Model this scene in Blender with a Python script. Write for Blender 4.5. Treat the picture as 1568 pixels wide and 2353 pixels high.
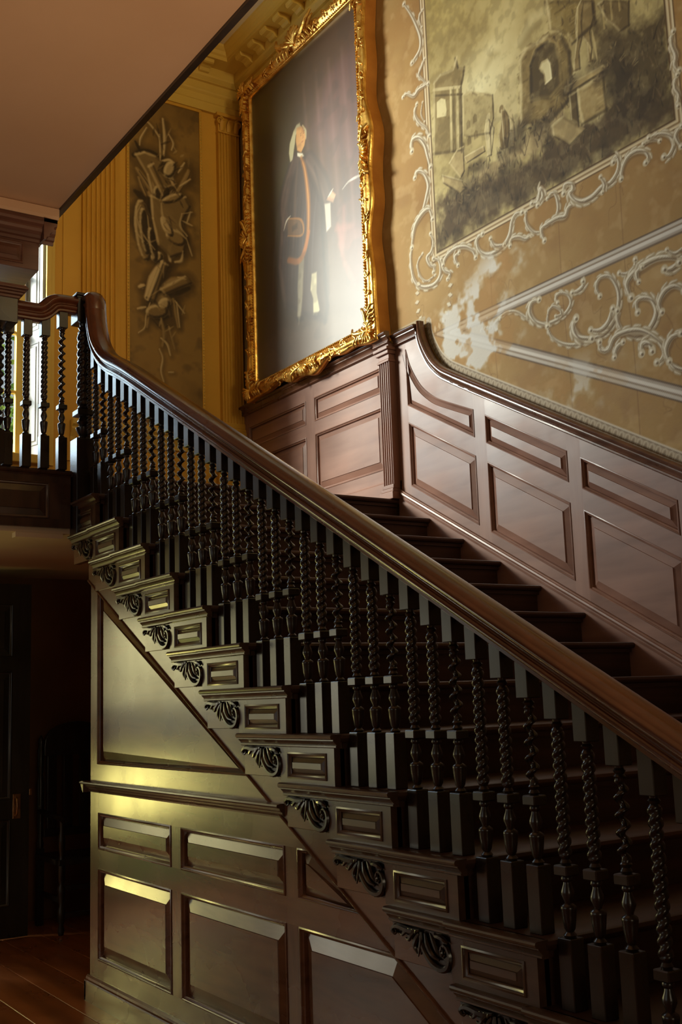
import bpy, bmesh, math, random
import numpy as np
from mathutils import Matrix, Vector
random.seed(7)
np.random.seed(7)
for _o in list(bpy.data.objects):
    bpy.data.objects.remove(_o, do_unlink=True)
SC = bpy.context.scene
COL = SC.collection
CAM_H = 1.38                      # eye height above the hall floor; z below is measured from the eye
FLOOR = -CAM_H

# ------------------------------------------------------------------ camera
def cam_axes(yaw, pitch, roll):
    f = Vector((math.cos(pitch)*math.cos(yaw), math.cos(pitch)*math.sin(yaw), math.sin(pitch)))
    r = Vector((math.sin(yaw), -math.cos(yaw), 0))
    u = r.cross(f)
    r2 = r*math.cos(roll) + u*math.sin(roll)
    u2 = u*math.cos(roll) - r*math.sin(roll)
    return r2, u2, f
cd = bpy.data.cameras.new('camera')
cd.sensor_fit = 'HORIZONTAL'
cd.sensor_width = 36.0
cd.lens = 2568.09/1568*36.0
cd.clip_start = 0.02
cd.clip_end = 200
cam = bpy.data.objects.new('camera', cd)
COL.objects.link(cam)
_r, _u, _f = cam_axes(math.radians(146.4615), math.radians(9.46504), math.radians(-1.96542))
_m = Matrix((_r, _u, -_f)).transposed().to_4x4()
_m.translation = Vector((0, 0, CAM_H))
cam.matrix_world = _m
SC.camera = cam

# ------------------------------------------------------------------ exposure, world, daylight
SC.view_settings.view_transform = 'Standard'
SC.view_settings.look = 'None'
SC.view_settings.exposure = 0.0
SC.view_settings.gamma = 1.0
SC.view_settings.use_curve_mapping = False
wd = bpy.data.worlds.new('sky')
SC.world = wd
wd.use_nodes = True
_bg = wd.node_tree.nodes['Background']
_bg.inputs['Color'].default_value = (0.80, 0.86, 0.95, 1)
_bg.inputs['Strength'].default_value = 0.55

def area(name, loc, direction, sx, sy, color, power, spread=180):
    l = bpy.data.lights.new(name, 'AREA')
    l.shape = 'RECTANGLE'; l.size = sx; l.size_y = sy
    l.color = color; l.energy = power
    l.spread = math.radians(spread)
    o = bpy.data.objects.new(name, l)
    COL.objects.link(o)
    o.location = (loc[0], loc[1], loc[2]+CAM_H)
    d = Vector(direction).normalized()
    o.rotation_euler = d.to_track_quat('-Z', 'Y').to_euler()
    return o
#EXPOSURE=0.0
# daylight: open sky seen by the landing window, lawn and trees seen by the garden door, hall end window; the others are key and fill lights
area('daylight_landing_window', (-8.15, 1.45, 3.2), (1, 0, -0.1), 1.6, 2.7, (0.66, 0.82, 1.0), 125)
area('landing_window_key', (-10.4, -1.95, 4.7), (5.2, 6.0, -2.2), 2.0, 1.4, (1.0, 0.93, 0.82), 1750)  # key light set outside the landing window, aimed at the mural wall
area('daylight_lawn', (-8.2, 0.78, -0.64), (1, 0, 0.10), 0.85, 0.42, (1.0, 0.80, 0.24), 20)
area('daylight_trees', (-8.2, 0.60, 0.35), (1, 0, 0.6), 1.6, 0.8, (1.0, 0.84, 0.38), 19)
area('daylight_hall_end', (-8.2, -1.35, 0.05), (1, 0.1, 0.15), 1.5, 1.3, (1.0, 0.86, 0.66), 21)
area('gallery_fill', (3.30, 2.9, 4.1), (-1, 0, 0.15), 1.4, 1.5, (1.0, 0.82, 0.50), 200)  # fill for the end wall and ceiling, behind an added window
area('hall_fill', (-3.1, -3.45, 0.6), (0, 1, 0), 2.8, 2.1, (1.0, 0.88, 0.72), 7)  # soft fill for the hall, behind an added window
area('front_fill', (3.30, -0.1, 0.25), (-1, 0.05, 0), 1.2, 1.7, (1.0, 0.74, 0.46), 22)  # added fill to lift the dark passage, behind an added window
# added warm spot that brightens the soffit, out of view at the foot newel
_sp = bpy.data.lights.new('soffit_fill_spot', 'SPOT'); _sp.energy = 265; _sp.color = (1.0, 0.66, 0.36); _sp.spot_size = math.radians(84); _sp.spot_blend = 0.9; _sp.shadow_soft_size = 0.06
_so = bpy.data.objects.new('soffit_fill_spot', _sp); COL.objects.link(_so); _so.location = (-1.0, 2.082, CAM_H-0.30)
_so.rotation_euler = Vector((-2.4, -0.8, 2.9)).to_track_quat('-Z', 'Y').to_euler()


# ------------------------------------------------------------------ mesh helpers
def link_mesh(name, V, F, mat, parent=None, smooth=None, bevel=0, segs=2, clean=True):
    """one mesh object; V in eye-height coordinates; recentred on its own bounding box"""
    V = np.asarray(V, float)
    c = (V.min(0)+V.max(0))/2
    me = bpy.data.meshes.new(name)
    me.from_pydata((V-c).tolist(), [], [list(f) for f in F])
    if clean or bevel:
        bm = bmesh.new(); bm.from_mesh(me)
        if clean:
            bmesh.ops.remove_doubles(bm, verts=bm.verts, dist=1e-5)
            bmesh.ops.recalc_face_normals(bm, faces=bm.faces)
        if bevel:
            ed = [e for e in bm.edges if len(e.link_faces) == 2 and e.calc_face_angle(0) > 0.6]
            bmesh.ops.bevel(bm, geom=ed, offset=bevel, segments=segs, profile=0.6, affect='EDGES', clamp_overlap=True)
        bm.to_mesh(me); bm.free()
    if mat is not None: me.materials.append(mat)
    o = bpy.data.objects.new(name, me)
    COL.objects.link(o)
    o.location = (c[0], c[1], c[2]+CAM_H)
    if smooth is not None: shade(me, smooth)
    if parent is not None: attach(o, parent)
    return o
def shade(me, ang):
    me.polygons.foreach_set('use_smooth', [True]*len(me.polygons))
    try: me.set_sharp_from_angle(angle=math.radians(ang))
    except Exception: pass
def wmat(o):
    m = Matrix.LocRotScale(o.location, o.rotation_euler, o.scale)
    if o.parent is not None: m = wmat(o.parent) @ o.matrix_parent_inverse @ m
    return m
def attach(o, parent):
    o.parent = parent
    o.matrix_parent_inverse = wmat(parent).inverted()
def empty(name, loc, label=None, cat=None, group=None, kind=None, parent=None):
    o = bpy.data.objects.new(name, None)
    o.empty_display_size = 0.1
    COL.objects.link(o)
    o.location = (loc[0], loc[1], loc[2]+CAM_H)
    if parent is not None: attach(o, parent)
    return tag(o, label, cat, group, kind)
def tag(o, label=None, cat=None, group=None, kind=None):
    if label: o['label'] = label
    if cat: o['category'] = cat
    if group: o['group'] = group
    if kind: o['kind'] = kind
    return o
def copy_tree(o, parent, delta):
    """copy a part with its sub-parts, moved by delta (vector)"""
    c = o.copy(); COL.objects.link(c)
    c.parent = parent; c.matrix_parent_inverse = o.matrix_parent_inverse.copy()
    c.location = Vector(o.location)+Vector(delta)
    for ch in [k for k in bpy.data.objects if k.parent == o]:
        k = ch.copy(); COL.objects.link(k); k.parent = c; k.matrix_parent_inverse = ch.matrix_parent_inverse.copy()
    return c
def box(x0, x1, y0, y1, z0, z1):
    V = [(x0,y0,z0),(x1,y0,z0),(x1,y1,z0),(x0,y1,z0),(x0,y0,z1),(x1,y0,z1),(x1,y1,z1),(x0,y1,z1)]
    F = [(0,3,2,1),(4,5,6,7),(0,1,5,4),(1,2,6,5),(2,3,7,6),(3,0,4,7)]
    return V, F
def merge(*parts):
    V = []; F = []
    for v, f in parts:
        n = len(V); V += [tuple(p) for p in v]; F += [tuple(i+n for i in q) for q in f]
    return V, F
def prism(poly, fn, h0, h1):
    """polygon (u,v) extruded from h0 to h1; fn maps (u,v,h) to a point"""
    n = len(poly)
    V = [fn(u, v, h0) for u, v in poly]+[fn(u, v, h1) for u, v in poly]
    F = [tuple(range(n-1, -1, -1)), tuple(range(n, 2*n))]
    F += [(i, (i+1) % n, n+(i+1) % n, n+i) for i in range(n)]
    return V, F
def sweep_line(prof, fn, a0, a1, caps=True):
    """profile (p,q) swept from a0 to a1; fn maps (p,q,a)"""
    n = len(prof)
    V = [fn(p, q, a0) for p, q in prof]+[fn(p, q, a1) for p, q in prof]
    F = [(i, (i+1) % n, n+(i+1) % n, n+i) for i in range(n)]
    if caps: F += [tuple(range(n-1, -1, -1)), tuple(range(n, 2*n))]
    return V, F
def loft(rings, closed=True, caps=True):
    n = len(rings[0]); V = []; F = []
    for r in rings: V += [tuple(p) for p in r]
    for k in range(len(rings)-1):
        for i in range(n if closed else n-1):
            j = (i+1) % n
            F.append((k*n+i, k*n+j, (k+1)*n+j, (k+1)*n+i))
    if caps:
        F.append(tuple(range(n-1, -1, -1))); F.append(tuple((len(rings)-1)*n+i for i in range(n)))
    return V, F
def lathe(prof, cx=0, cy=0, seg=16):
    return loft([[(cx+r*math.cos(2*math.pi*i/seg), cy+r*math.sin(2*math.pi*i/seg), z) for i in range(seg)] for r, z in prof])
def smooth_path(pts, n=8):
    """Catmull-Rom through the points"""
    P = np.asarray(pts, float)
    if len(P) < 3:
        return np.array([P[0]+(P[-1]-P[0])*t for t in np.linspace(0, 1, n+1)])
    Q = np.vstack([2*P[0]-P[1], P, 2*P[-1]-P[-2]])
    out = []
    for i in range(1, len(Q)-2):
        for k in range(n):
            t = k/n
            out.append(0.5*((2*Q[i])+(-Q[i-1]+Q[i+1])*t+(2*Q[i-1]-5*Q[i]+4*Q[i+1]-Q[i+2])*t*t+(-Q[i-1]+3*Q[i]-3*Q[i+1]+Q[i+2])*t**3))
    out.append(P[-1])
    return np.array(out)
def tube(path, rad, seg=6, flat=(1, 1), up=(0, 1, 0)):
    """tapered tube along a path; flat scales the section across and along `up`"""
    P = np.asarray(path, float); n = len(P)
    T = np.gradient(P, axis=0); T /= (np.linalg.norm(T, axis=1)[:, None]+1e-12)
    U = np.asarray(up, float)
    rings = []
    for k in range(n):
        a = np.cross(T[k], U); l = np.linalg.norm(a)
        a = a/l if l > 1e-6 else np.array([1., 0, 0])
        b = np.cross(a, T[k])
        r = rad[k] if hasattr(rad, '__len__') else rad
        rings.append([P[k]+r*(a*math.cos(t)*flat[0]+b*math.sin(t)*flat[1]) for t in [2*math.pi*i/seg for i in range(seg)]])
    return loft(rings)
def inset(poly, d):
    """mitred inward offset of a counter-clockwise polygon"""
    n = len(poly); out = []
    P = [Vector(p) for p in poly]
    for i in range(n):
        a, b, c = P[i-1], P[i], P[(i+1) % n]
        e0 = (b-a).normalized(); e1 = (c-b).normalized()
        n0 = Vector((-e0.y, e0.x)); n1 = Vector((-e1.y, e1.x))
        m = n0+n1
        k = m.dot(n1)
        m = m/(k if abs(k) > 0.3 else 0.3)
        out.append((b.x+m.x*d, b.y+m.y*d))
    return out
def ccw(poly):
    s = sum(poly[i-1][0]*poly[i][1]-poly[i][0]*poly[i-1][1] for i in range(len(poly)))
    return list(poly) if s > 0 else list(reversed(poly))
def nested(poly, steps, fn, cap=True):
    """rings of the polygon at (inset d, height h)"""
    poly = ccw(poly); n = len(poly); V = []; F = []
    for d, h in steps:
        q = inset(poly, d) if d else poly
        V += [fn(u, v, h) for u, v in q]
    for k in range(len(steps)-1):
        for i in range(n):
            j = (i+1) % n
            F.append((k*n+i, k*n+j, (k+1)*n+j, (k+1)*n+i))
    if cap: F.append(tuple((len(steps)-1)*n+i for i in range(n)))
    return V, F
def onY(Y): return lambda u, v, h: (u, Y-h, v)           # faces the hall (towards -Y)
def onX(X): return lambda u, v, h: (X+h, u, v)           # faces +X
def raised_panel(poly, fn, parent, mat, mmat=None, mw=0.020, bev=0.045, depth=0.014, rise=0.004, name='raised_panel', back=0.03):
    """sunk and fielded panel with its moulding; poly is the opening"""
    p = link_mesh(name, *nested(poly, [(0.0, -back), (0.0, -depth), (mw, -depth), (mw+bev, rise-0.004), (mw+bev+0.0015, rise), (mw+bev+0.004, rise)], fn), mat, parent)
    m = link_mesh('panel_moulding', *nested(poly, [(-0.001, -depth-.004), (-0.001, 0.003), (0.004, 0.005), (0.007, 0.003), (0.008, -0.001), (0.012, -0.003), (0.016, -0.007), (mw-0.002, -0.010), (mw, -depth+.0005), (mw, -depth-.004)], fn, cap=False), mmat or mat, p, smooth=40)
    return p
def board(name, poly, fn, mat, parent, t=0.03, bevel=0.0):
    return link_mesh(name, *prism(poly, fn, -t, 0.0), mat, parent, bevel=bevel)

# ------------------------------------------------------------------ materials
def new_mat(name):
    m = bpy.data.materials.new(name); m.use_nodes = True
    nt = m.node_tree
    return m, nt, nt.nodes['Principled BSDF']
def setp(b, **k):
    for n, v in k.items():
        n = n.replace('_', ' ')
        if n in b.inputs: b.inputs[n].default_value = v
def ramp(nt, stops):
    r = nt.nodes.new('ShaderNodeValToRGB')
    e = r.color_ramp.elements
    while len(e) < len(stops): e.new(0.5)
    for x, (p, c) in zip(e, stops):
        x.position = p; x.color = (c[0], c[1], c[2], 1)
    return r
def wood(name, dark, light, scale=6, stretch=(1, 1, 12), rough=0.35, coat=0.3, wear=None, bump=0.04, spec=0.5, rv=0.11):
    m, nt, b = new_mat(name)
    tc = nt.nodes.new('ShaderNodeTexCoord'); mp = nt.nodes.new('ShaderNodeMapping')
    mp.inputs['Scale'].default_value = tuple(scale/s for s in stretch)
    nt.links.new(tc.outputs['Object'], mp.inputs['Vector'])
    n1 = nt.nodes.new('ShaderNodeTexNoise'); n1.inputs['Scale'].default_value = 3.0
    n1.inputs['Detail'].default_value = 6; n1.inputs['Distortion'].default_value = 0.4
    nt.links.new(mp.outputs[0], n1.inputs['Vector'])
    n2 = nt.nodes.new('ShaderNodeTexNoise'); n2.inputs['Scale'].default_value = 2.2; n2.inputs['Detail'].default_value = 4
    nt.links.new(tc.outputs['Object'], n2.inputs['Vector'])
    r1 = ramp(nt, [(0.3, dark), (0.72, light)])
    nt.links.new(n1.outputs['Fac'], r1.inputs['Fac'])
    mx = nt.nodes.new('ShaderNodeMixRGB'); mx.blend_type = 'MULTIPLY'; mx.inputs['Fac'].default_value = 0.45
    r2 = ramp(nt, [(0.35, (0.62, 0.58, 0.55)), (0.65, (1.12, 1.1, 1.08))])
    nt.links.new(n2.outputs['Fac'], r2.inputs['Fac'])
    nt.links.new(r1.outputs[0], mx.inputs[1]); nt.links.new(r2.outputs[0], mx.inputs[2])
    nt.links.new(mx.outputs[0], b.inputs['Base Color'])
    rr = nt.nodes.new('ShaderNodeMapRange'); rr.inputs['To Min'].default_value = max(.08, rough-rv); rr.inputs['To Max'].default_value = rough+rv*1.3; rr.inputs['From Min'].default_value = .3; rr.inputs['From Max'].default_value = .7
    nt.links.new(n2.outputs['Fac'], rr.inputs['Value']); nt.links.new(rr.outputs[0], b.inputs['Roughness'])
    setp(b, Coat_Weight=coat, Coat_Roughness=0.18, Specular_IOR_Level=spec)
    bp = nt.nodes.new('ShaderNodeBump'); bp.inputs['Strength'].default_value = bump; bp.inputs['Distance'].default_value = 0.01
    nt.links.new(n1.outputs['Fac'], bp.inputs['Height']); nt.links.new(bp.outputs[0], b.inputs['Normal'])
    return m
def plaster(name, c0, c1, scale=2.5, rough=0.8, bump=0.15, spec=0.3):
    m, nt, b = new_mat(name)
    tc = nt.nodes.new('ShaderNodeTexCoord')
    n = nt.nodes.new('ShaderNodeTexNoise'); n.inputs['Scale'].default_value = scale; n.inputs['Detail'].default_value = 7
    nt.links.new(tc.outputs['Object'], n.inputs['Vector'])
    r = ramp(nt, [(0.35, c0), (0.65, c1)])
    nt.links.new(n.outputs['Fac'], r.inputs['Fac']); nt.links.new(r.outputs[0], b.inputs['Base Color'])
    setp(b, Roughness=rough, Specular_IOR_Level=spec)
    f = nt.nodes.new('ShaderNodeTexNoise'); f.inputs['Scale'].default_value = 45; f.inputs['Detail'].default_value = 5
    nt.links.new(tc.outputs['Object'], f.inputs['Vector'])
    bp = nt.nodes.new('ShaderNodeBump'); bp.inputs['Strength'].default_value = bump; bp.inputs['Distance'].default_value = 0.01
    nt.links.new(f.outputs['Fac'], bp.inputs['Height']); nt.links.new(bp.outputs[0], b.inputs['Normal'])
    return m
def painted(name, rough=0.7, bump=0.2, spec=0.3, coat=0.0, bscale=60, coatr=0.2):
    """a surface whose colours were brushed on: read from the mesh's own paint layer"""
    m, nt, b = new_mat(name)
    a = nt.nodes.new('ShaderNodeVertexColor'); a.layer_name = 'paint'
    nt.links.new(a.outputs['Color'], b.inputs['Base Color'])
    tc = nt.nodes.new('ShaderNodeTexCoord')
    f = nt.nodes.new('ShaderNodeTexNoise'); f.inputs['Scale'].default_value = bscale; f.inputs['Detail'].default_value = 6
    nt.links.new(tc.outputs['Object'], f.inputs['Vector'])
    g = nt.nodes.new('ShaderNodeTexNoise'); g.inputs['Scale'].default_value = 7; g.inputs['Detail'].default_value = 4
    nt.links.new(tc.outputs['Object'], g.inputs['Vector'])
    ad = nt.nodes.new('ShaderNodeMath'); ad.operation = 'MULTIPLY_ADD'; ad.inputs[1].default_value = 0.35
    nt.links.new(f.outputs['Fac'], ad.inputs[0]); nt.links.new(g.outputs['Fac'], ad.inputs[2])
    bp = nt.nodes.new('ShaderNodeBump'); bp.inputs['Strength'].default_value = bump; bp.inputs['Distance'].default_value = 0.012
    nt.links.new(ad.outputs[0], bp.inputs['Height']); nt.links.new(bp.outputs[0], b.inputs['Normal'])
    setp(b, Roughness=rough, Specular_IOR_Level=spec, Coat_Weight=coat, Coat_Roughness=coatr)
    return m
def gilt(name, c0, c1, rough=0.3):
    m, nt, b = new_mat(name)
    tc = nt.nodes.new('ShaderNodeTexCoord')
    n = nt.nodes.new('ShaderNodeTexNoise'); n.inputs['Scale'].default_value = 14; n.inputs['Detail'].default_value = 6
    nt.links.new(tc.outputs['Object'], n.inputs['Vector'])
    r = ramp(nt, [(0.38, c0), (0.6, c1)])
    nt.links.new(n.outputs['Fac'], r.inputs['Fac']); nt.links.new(r.outputs[0], b.inputs['Base Color'])
    setp(b, Metallic=0.85, Roughness=rough)
    bp = nt.nodes.new('ShaderNodeBump'); bp.inputs['Strength'].default_value = 0.25; bp.inputs['Distance'].default_value = 0.006
    f = nt.nodes.new('ShaderNodeTexNoise'); f.inputs['Scale'].default_value = 60; f.inputs['Detail'].default_value = 4
    nt.links.new(tc.outputs['Object'], f.inputs['Vector'])
    nt.links.new(f.outputs['Fac'], bp.inputs['Height']); nt.links.new(bp.outputs[0], b.inputs['Normal'])
    return m
M = {}
M['stairwood'] = wood('dark_stained_stair_wood', (0.030, 0.014, 0.009), (0.075, 0.034, 0.020), rough=0.30, coat=0.35, stretch=(1, 1, 9))
M['baluster'] = wood('blackened_mahogany_turning', (0.007, 0.0035, 0.0025), (0.018, 0.009, 0.006), rough=0.28, coat=0.45, stretch=(1, 1, 9))
M['stairwood_x'] = wood('dark_stained_stair_wood_long', (0.055, 0.028, 0.016), (0.125, 0.064, 0.036), rough=0.30, coat=0.40, stretch=(9, 1, 1))
M['rail'] = wood('polished_mahogany_rail', (0.075, 0.020, 0.008), (0.135, 0.038, 0.014), rough=0.22, coat=0.6, stretch=(4, 1, 2), scale=8, bump=0.01)
M['tread'] = wood('worn_oak_tread', (0.030, 0.011, 0.005), (0.070, 0.026, 0.012), rough=0.50, coat=0.05, stretch=(1, 12, 1))
M['panel'] = wood('walnut_panelling', (0.085, 0.031, 0.014), (0.210, 0.084, 0.036), rough=0.25, coat=0.45, rv=0.08, stretch=(8, 1, 1), scale=4)
M['panel_v'] = wood('walnut_panelling_upright', (0.085, 0.031, 0.014), (0.210, 0.084, 0.036), rough=0.25, coat=0.45, rv=0.08, stretch=(1, 1, 9), scale=4)
M['dado'] = wood('red_brown_wainscot', (0.205, 0.090, 0.058), (0.335, 0.165, 0.115), rough=0.46, coat=0.12, stretch=(8, 1, 1), scale=3, bump=0.02)
M['dado_v'] = wood('red_brown_wainscot_upright', (0.205, 0.090, 0.058), (0.335, 0.165, 0.115), rough=0.46, coat=0.12, stretch=(1, 1, 9), scale=3, bump=0.02)
M['dadorail'] = wood('polished_wainscot_cap', (0.085, 0.034, 0.020), (0.190, 0.080, 0.046), rough=0.26, coat=0.5, stretch=(10, 1, 1), scale=5)
M['beamwood'] = wood('reddish_beam_wood', (0.085, 0.034, 0.022), (0.170, 0.072, 0.048), rough=0.42, coat=0.2, stretch=(1, 8, 1))
M['floor'] = wood('old_pine_floor', (0.22, 0.072, 0.022), (0.48, 0.165, 0.054), rough=0.32, coat=0.25, stretch=(14, 1, 1), scale=3)
M['blackwood'] = wood('near_black_oak', (0.012, 0.009, 0.007), (0.030, 0.021, 0.014), rough=0.36, coat=0.25)
M['doorpaint'] = wood('dark_olive_painted_door', (0.020, 0.017, 0.011), (0.036, 0.031, 0.020), rough=0.36, coat=0.2)
M['ochre'] = plaster('ochre_wall_paint', (0.55, 0.275, 0.026), (0.63, 0.325, 0.038), scale=1.3, rough=0.55, bump=0.05)
M['ochrepale'] = plaster('pale_ochre_cornice_paint', (0.60, 0.38, 0.065), (0.66, 0.43, 0.09), scale=1.3, rough=0.55, bump=0.05)
M['murwall'] = plaster('mural_wall_plaster', (0.33, 0.20, 0.075), (0.42, 0.265, 0.105), scale=3, rough=0.75)
M['cream'] = plaster('cream_ceiling', (0.66, 0.56, 0.38), (0.72, 0.62, 0.44), scale=0.8, rough=0.85, bump=0.03)
M['pink'] = plaster('warm_plaster_soffit', (0.62, 0.41, 0.265), (0.70, 0.48, 0.32), scale=0.9, rough=0.8, bump=0.03)
M['soffit2'] = plaster('passage_soffit', (0.58, 0.44, 0.30), (0.66, 0.52, 0.37), scale=0.9, rough=0.85, bump=0.03)
M['brownwall'] = plaster('brown_leather_wall', (0.16, 0.070, 0.022), (0.22, 0.10, 0.034), scale=2, rough=0.6, bump=0.1)
M['whitepaint'] = plaster('white_joinery_paint', (0.24, 0.25, 0.25), (0.28, 0.29, 0.29), scale=2, rough=0.45, bump=0.02)
M['gold'] = gilt('burnished_gilding', (0.62, 0.30, 0.05), (0.98, 0.62, 0.16), 0.27)
M['goldside'] = plaster('ochre_bole_frame_side', (0.42, 0.15, 0.020), (0.55, 0.22, 0.035), scale=6, rough=0.55)
M['brass'] = gilt('aged_brass', (0.30, 0.16, 0.07), (0.52, 0.30, 0.14), 0.35)
M['darkvoid'] = plaster('hall_dark_paint', (0.20, 0.13, 0.075), (0.25, 0.165, 0.095), scale=1)
M['hallwall'] = plaster('hall_ochre_paint', (0.42, 0.27, 0.09), (0.48, 0.31, 0.11), scale=1)

# ------------------------------------------------------------------ the setting
XE, YW, ZC = -7.62, 4.16, 5.24          # end wall, mural wall, main ceiling
LAND = 1.222                            # half-landing floor
SL = 0.5464                             # rise over going of the flight
def structure(name, V, F, mat, **k):
    return tag(link_mesh(name, V, F, mat, **k), kind='structure')
wall_right = structure('wall_right', *box(-7.9, 3.0, YW, YW+.2, FLOOR, ZC), M['murwall'])
wall_end = structure('wall_end', *merge(
    box(-7.9, XE, 2.54, YW, 0.92, ZC), box(-7.9, XE, -3.2, 0.55, 0.92, ZC),
    box(-7.9, XE, 0.55, 2.54, 0.92, 1.70), box(-7.9, XE, 0.55, 2.54, 4.62, ZC)), M['ochre'])
wall_pass = structure('wall_passage', *merge(
    box(-7.9, XE, 1.45, YW, FLOOR, 0.92), box(-7.9, XE, -0.60, -0.25, FLOOR, 0.92), box(-7.9, XE, -0.25, 1.45, 0.78, 0.92),
    box(-7.9, XE, -3.2, -2.90, FLOOR, 0.92), box(-7.9, XE, -2.90, -0.60, 0.78, 0.92), box(-7.9, XE, -2.90, -0.60, FLOOR, -0.90)), M['brownwall'])
wall_left = structure('wall_left', *merge(
    box(-7.9, -4.6, -3.4, -3.2, FLOOR, ZC), box(-1.6, 3.0, -3.4, -3.2, FLOOR, ZC),
    box(-4.6, -1.6, -3.4, -3.2, FLOOR, -0.55), box(-4.6, -1.6, -3.4, -3.2, 1.75, ZC)), M['hallwall'])
wall_front = structure('wall_front', *merge(
    box(3.0, 3.2, -3.2, -0.75, FLOOR, ZC), box(3.0, 3.2, 0.55, 2.2, FLOOR, ZC), box(3.0, 3.2, -0.75, 0.55, 1.12, ZC), box(3.0, 3.2, -0.75, 0.55, FLOOR, -0.62), box(3.0, 3.2, 3.8, YW, FLOOR, ZC),
    box(3.0, 3.2, 2.2, 3.8, FLOOR, 3.30), box(3.0, 3.2, 2.2, 3.8, 4.95, ZC)), M['hallwall'])
ceiling = structure('ceiling', *box(-7.9, 3.0, -3.2, YW, ZC, ZC+.15), M['cream'])
ceiling_hall = structure('ceiling_hall', *box(-6.25, 3.0, -3.2, 1.95, 2.71, 2.98), M['pink'])
trim_1 = structure('trim_1', *sweep_line([(1.951, 2.695), (1.985, 2.70), (1.992, 2.715), (1.992, 2.76), (1.975, 2.78), (1.975, 3.05), (1.951, 3.05)],
                   lambda p, q, a: (a, p, q), -5.80, 3.0), M['blackwood'])
shade_slab = structure('shade_slab', *box(-1.2, 3.0, 1.992, YW, 2.71, 2.98), M['pink'])  # unseen slab added to keep the gallery fill off the lower flight
structure('shade_slab_edge', *box(-1.24, -1.2, 1.992, YW, 2.695, 3.05), M['blackwood'])  # edge of the added light-blocking slab
ceiling_pass = structure('ceiling_passage', *merge(box(XE, -5.60, -3.2, YW, 0.895, 0.93), box(-5.60, -5.38, 2.09, YW, 0.895, 0.93)), M['soffit2'])
# floorboards
floor = structure('floor', *box(-7.9, 3.0, -3.2, YW, FLOOR-.12, FLOOR-.012), M['blackwood'])
yb = 2.60; k = 0
while yb > -1.2:
    w = 0.20+0.07*random.random()
    x0 = -7.85
    for seg in range(2):
        x1 = -4.2+random.uniform(-.5, .5) if seg == 0 else 1.0
        link_mesh('floorboard', *box(x0, x1-.003, yb-w+.004, yb, FLOOR-.02, FLOOR-0.002*random.random()), M['floor'], floor, bevel=.002, segs=1)
        x0 = x1
    yb -= w
for x0, x1, y0, y1 in [(-7.85, 1.0, 2.603, YW), (-7.85, 1.0, -3.2, yb), (1.0, 3.0, -3.2, YW)]:
    link_mesh('floorboard', *box(x0, x1, y0, y1, FLOOR-.02, FLOOR-.001), M['floor'], floor)

# ------------------------------------------------------------------ windows
m, nt, b = new_mat('window_glass')
tr = nt.nodes.new('ShaderNodeBsdfTransparent'); gl = nt.nodes.new('ShaderNodeBsdfGlossy'); gl.inputs['Roughness'].default_value = 0.02
mxs = nt.nodes.new('ShaderNodeMixShader')
tr.inputs['Color'].default_value = (.93, .96, .94, 1)
mxs.inputs[0].default_value = 0.05; nt.links.new(tr.outputs[0], mxs.inputs[1]); nt.links.new(gl.outputs[0], mxs.inputs[2]); nt.links.new(mxs.outputs[0], nt.nodes['Material Output'].inputs['Surface']); nt.nodes.remove(b)
M['glass'] = m
def sash_window(name, x, y0, y1, z0, z1, nx, nz, mat, bars=0.022, fr=0.06, depth=0.05):
    w = empty(name, (x, (y0+y1)/2, z0), kind='structure')
    link_mesh('window_frame', *merge(box(x-depth, x, y0, y0+fr, z0, z1), box(x-depth, x, y1-fr, y1, z0, z1),
              box(x-depth, x, y0+fr, y1-fr, z0, z0+fr), box(x-depth, x, y0+fr, y1-fr, z1-fr, z1)), mat, w, bevel=.004)
    gy = [(y0+fr)+(y1-y0-2*fr)*i/nx for i in range(nx+1)]
    gz = [(z0+fr)+(z1-z0-2*fr)*i/nz for i in range(nz+1)]
    for g in gy[1:-1]:
        link_mesh('glazing_bar', *box(x-.04, x-.005, g-bars/2, g+bars/2, z0+fr, z1-fr), mat, w, bevel=.005)
    for i, g in enumerate(gz[1:-1]):
        t = bars/2 if (i+1) != nz//2 else bars
        link_mesh('glazing_bar', *box(x-.042, x-.003, y0+fr, y1-fr, g-t, g+t), mat, w, bevel=.005)
    for i in range(nx):
        for j in range(nz):
            link_mesh('pane', *box(x-.026, x-.022, gy[i], gy[i+1], gz[j], gz[j+1]), M['glass'], w, clean=False)
    return w
win1 = sash_window('window_1', -7.80, 0.62, 2.445, 1.76, 4.56, 4, 6, M['ochrepale'])
link_mesh('window_sill', *box(-7.88, -7.56, 0.55, 2.54, 1.70, 1.762), M['ochrepale'], win1, bevel=.008)
# white panelled jamb of the window reveal
jamb = structure('trim_2', *prism([(-7.84, 2.455), (-7.622, 2.515), (-7.622, 2.56), (-7.84, 2.56)], lambda u, v, h: (u, v, h), 1.76, 4.60), M['whitepaint'])
def jfn(u, v, h):   # u along the splay, v height, h outward
    dx, dy = 0.218, 0.06; l = math.hypot(dx, dy)
    return (-7.84+dx*u/l+h*dy/l, 2.455+dy*u/l-h*dx/l-.001, v)
for z0, z1 in [(1.86, 2.62), (2.72, 3.52), (3.62, 4.45)]:
    raised_panel([(.05, z0), (.185, z0), (.185, z1), (.05, z1)], jfn, jamb, M['whitepaint'], mw=.012, bev=.018, depth=.004, rise=.006, back=.0045, name='shutter_panel')
structure('trim_3', *merge(box(XE, XE+.03, 2.535, 2.572, 1.70, 4.66), box(XE, XE+.018, 2.572, 2.60, 1.70, 4.66)), M['ochrepale'], bevel=.004)
door2 = sash_window('door_2', -7.80, -0.25, 1.45, FLOOR+.01, 0.78, 4, 4, M['whitepaint'], fr=.09)
win5 = sash_window('window_4', -7.80, -2.90, -0.60, -0.90, 0.78, 4, 3, M['whitepaint'])
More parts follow.
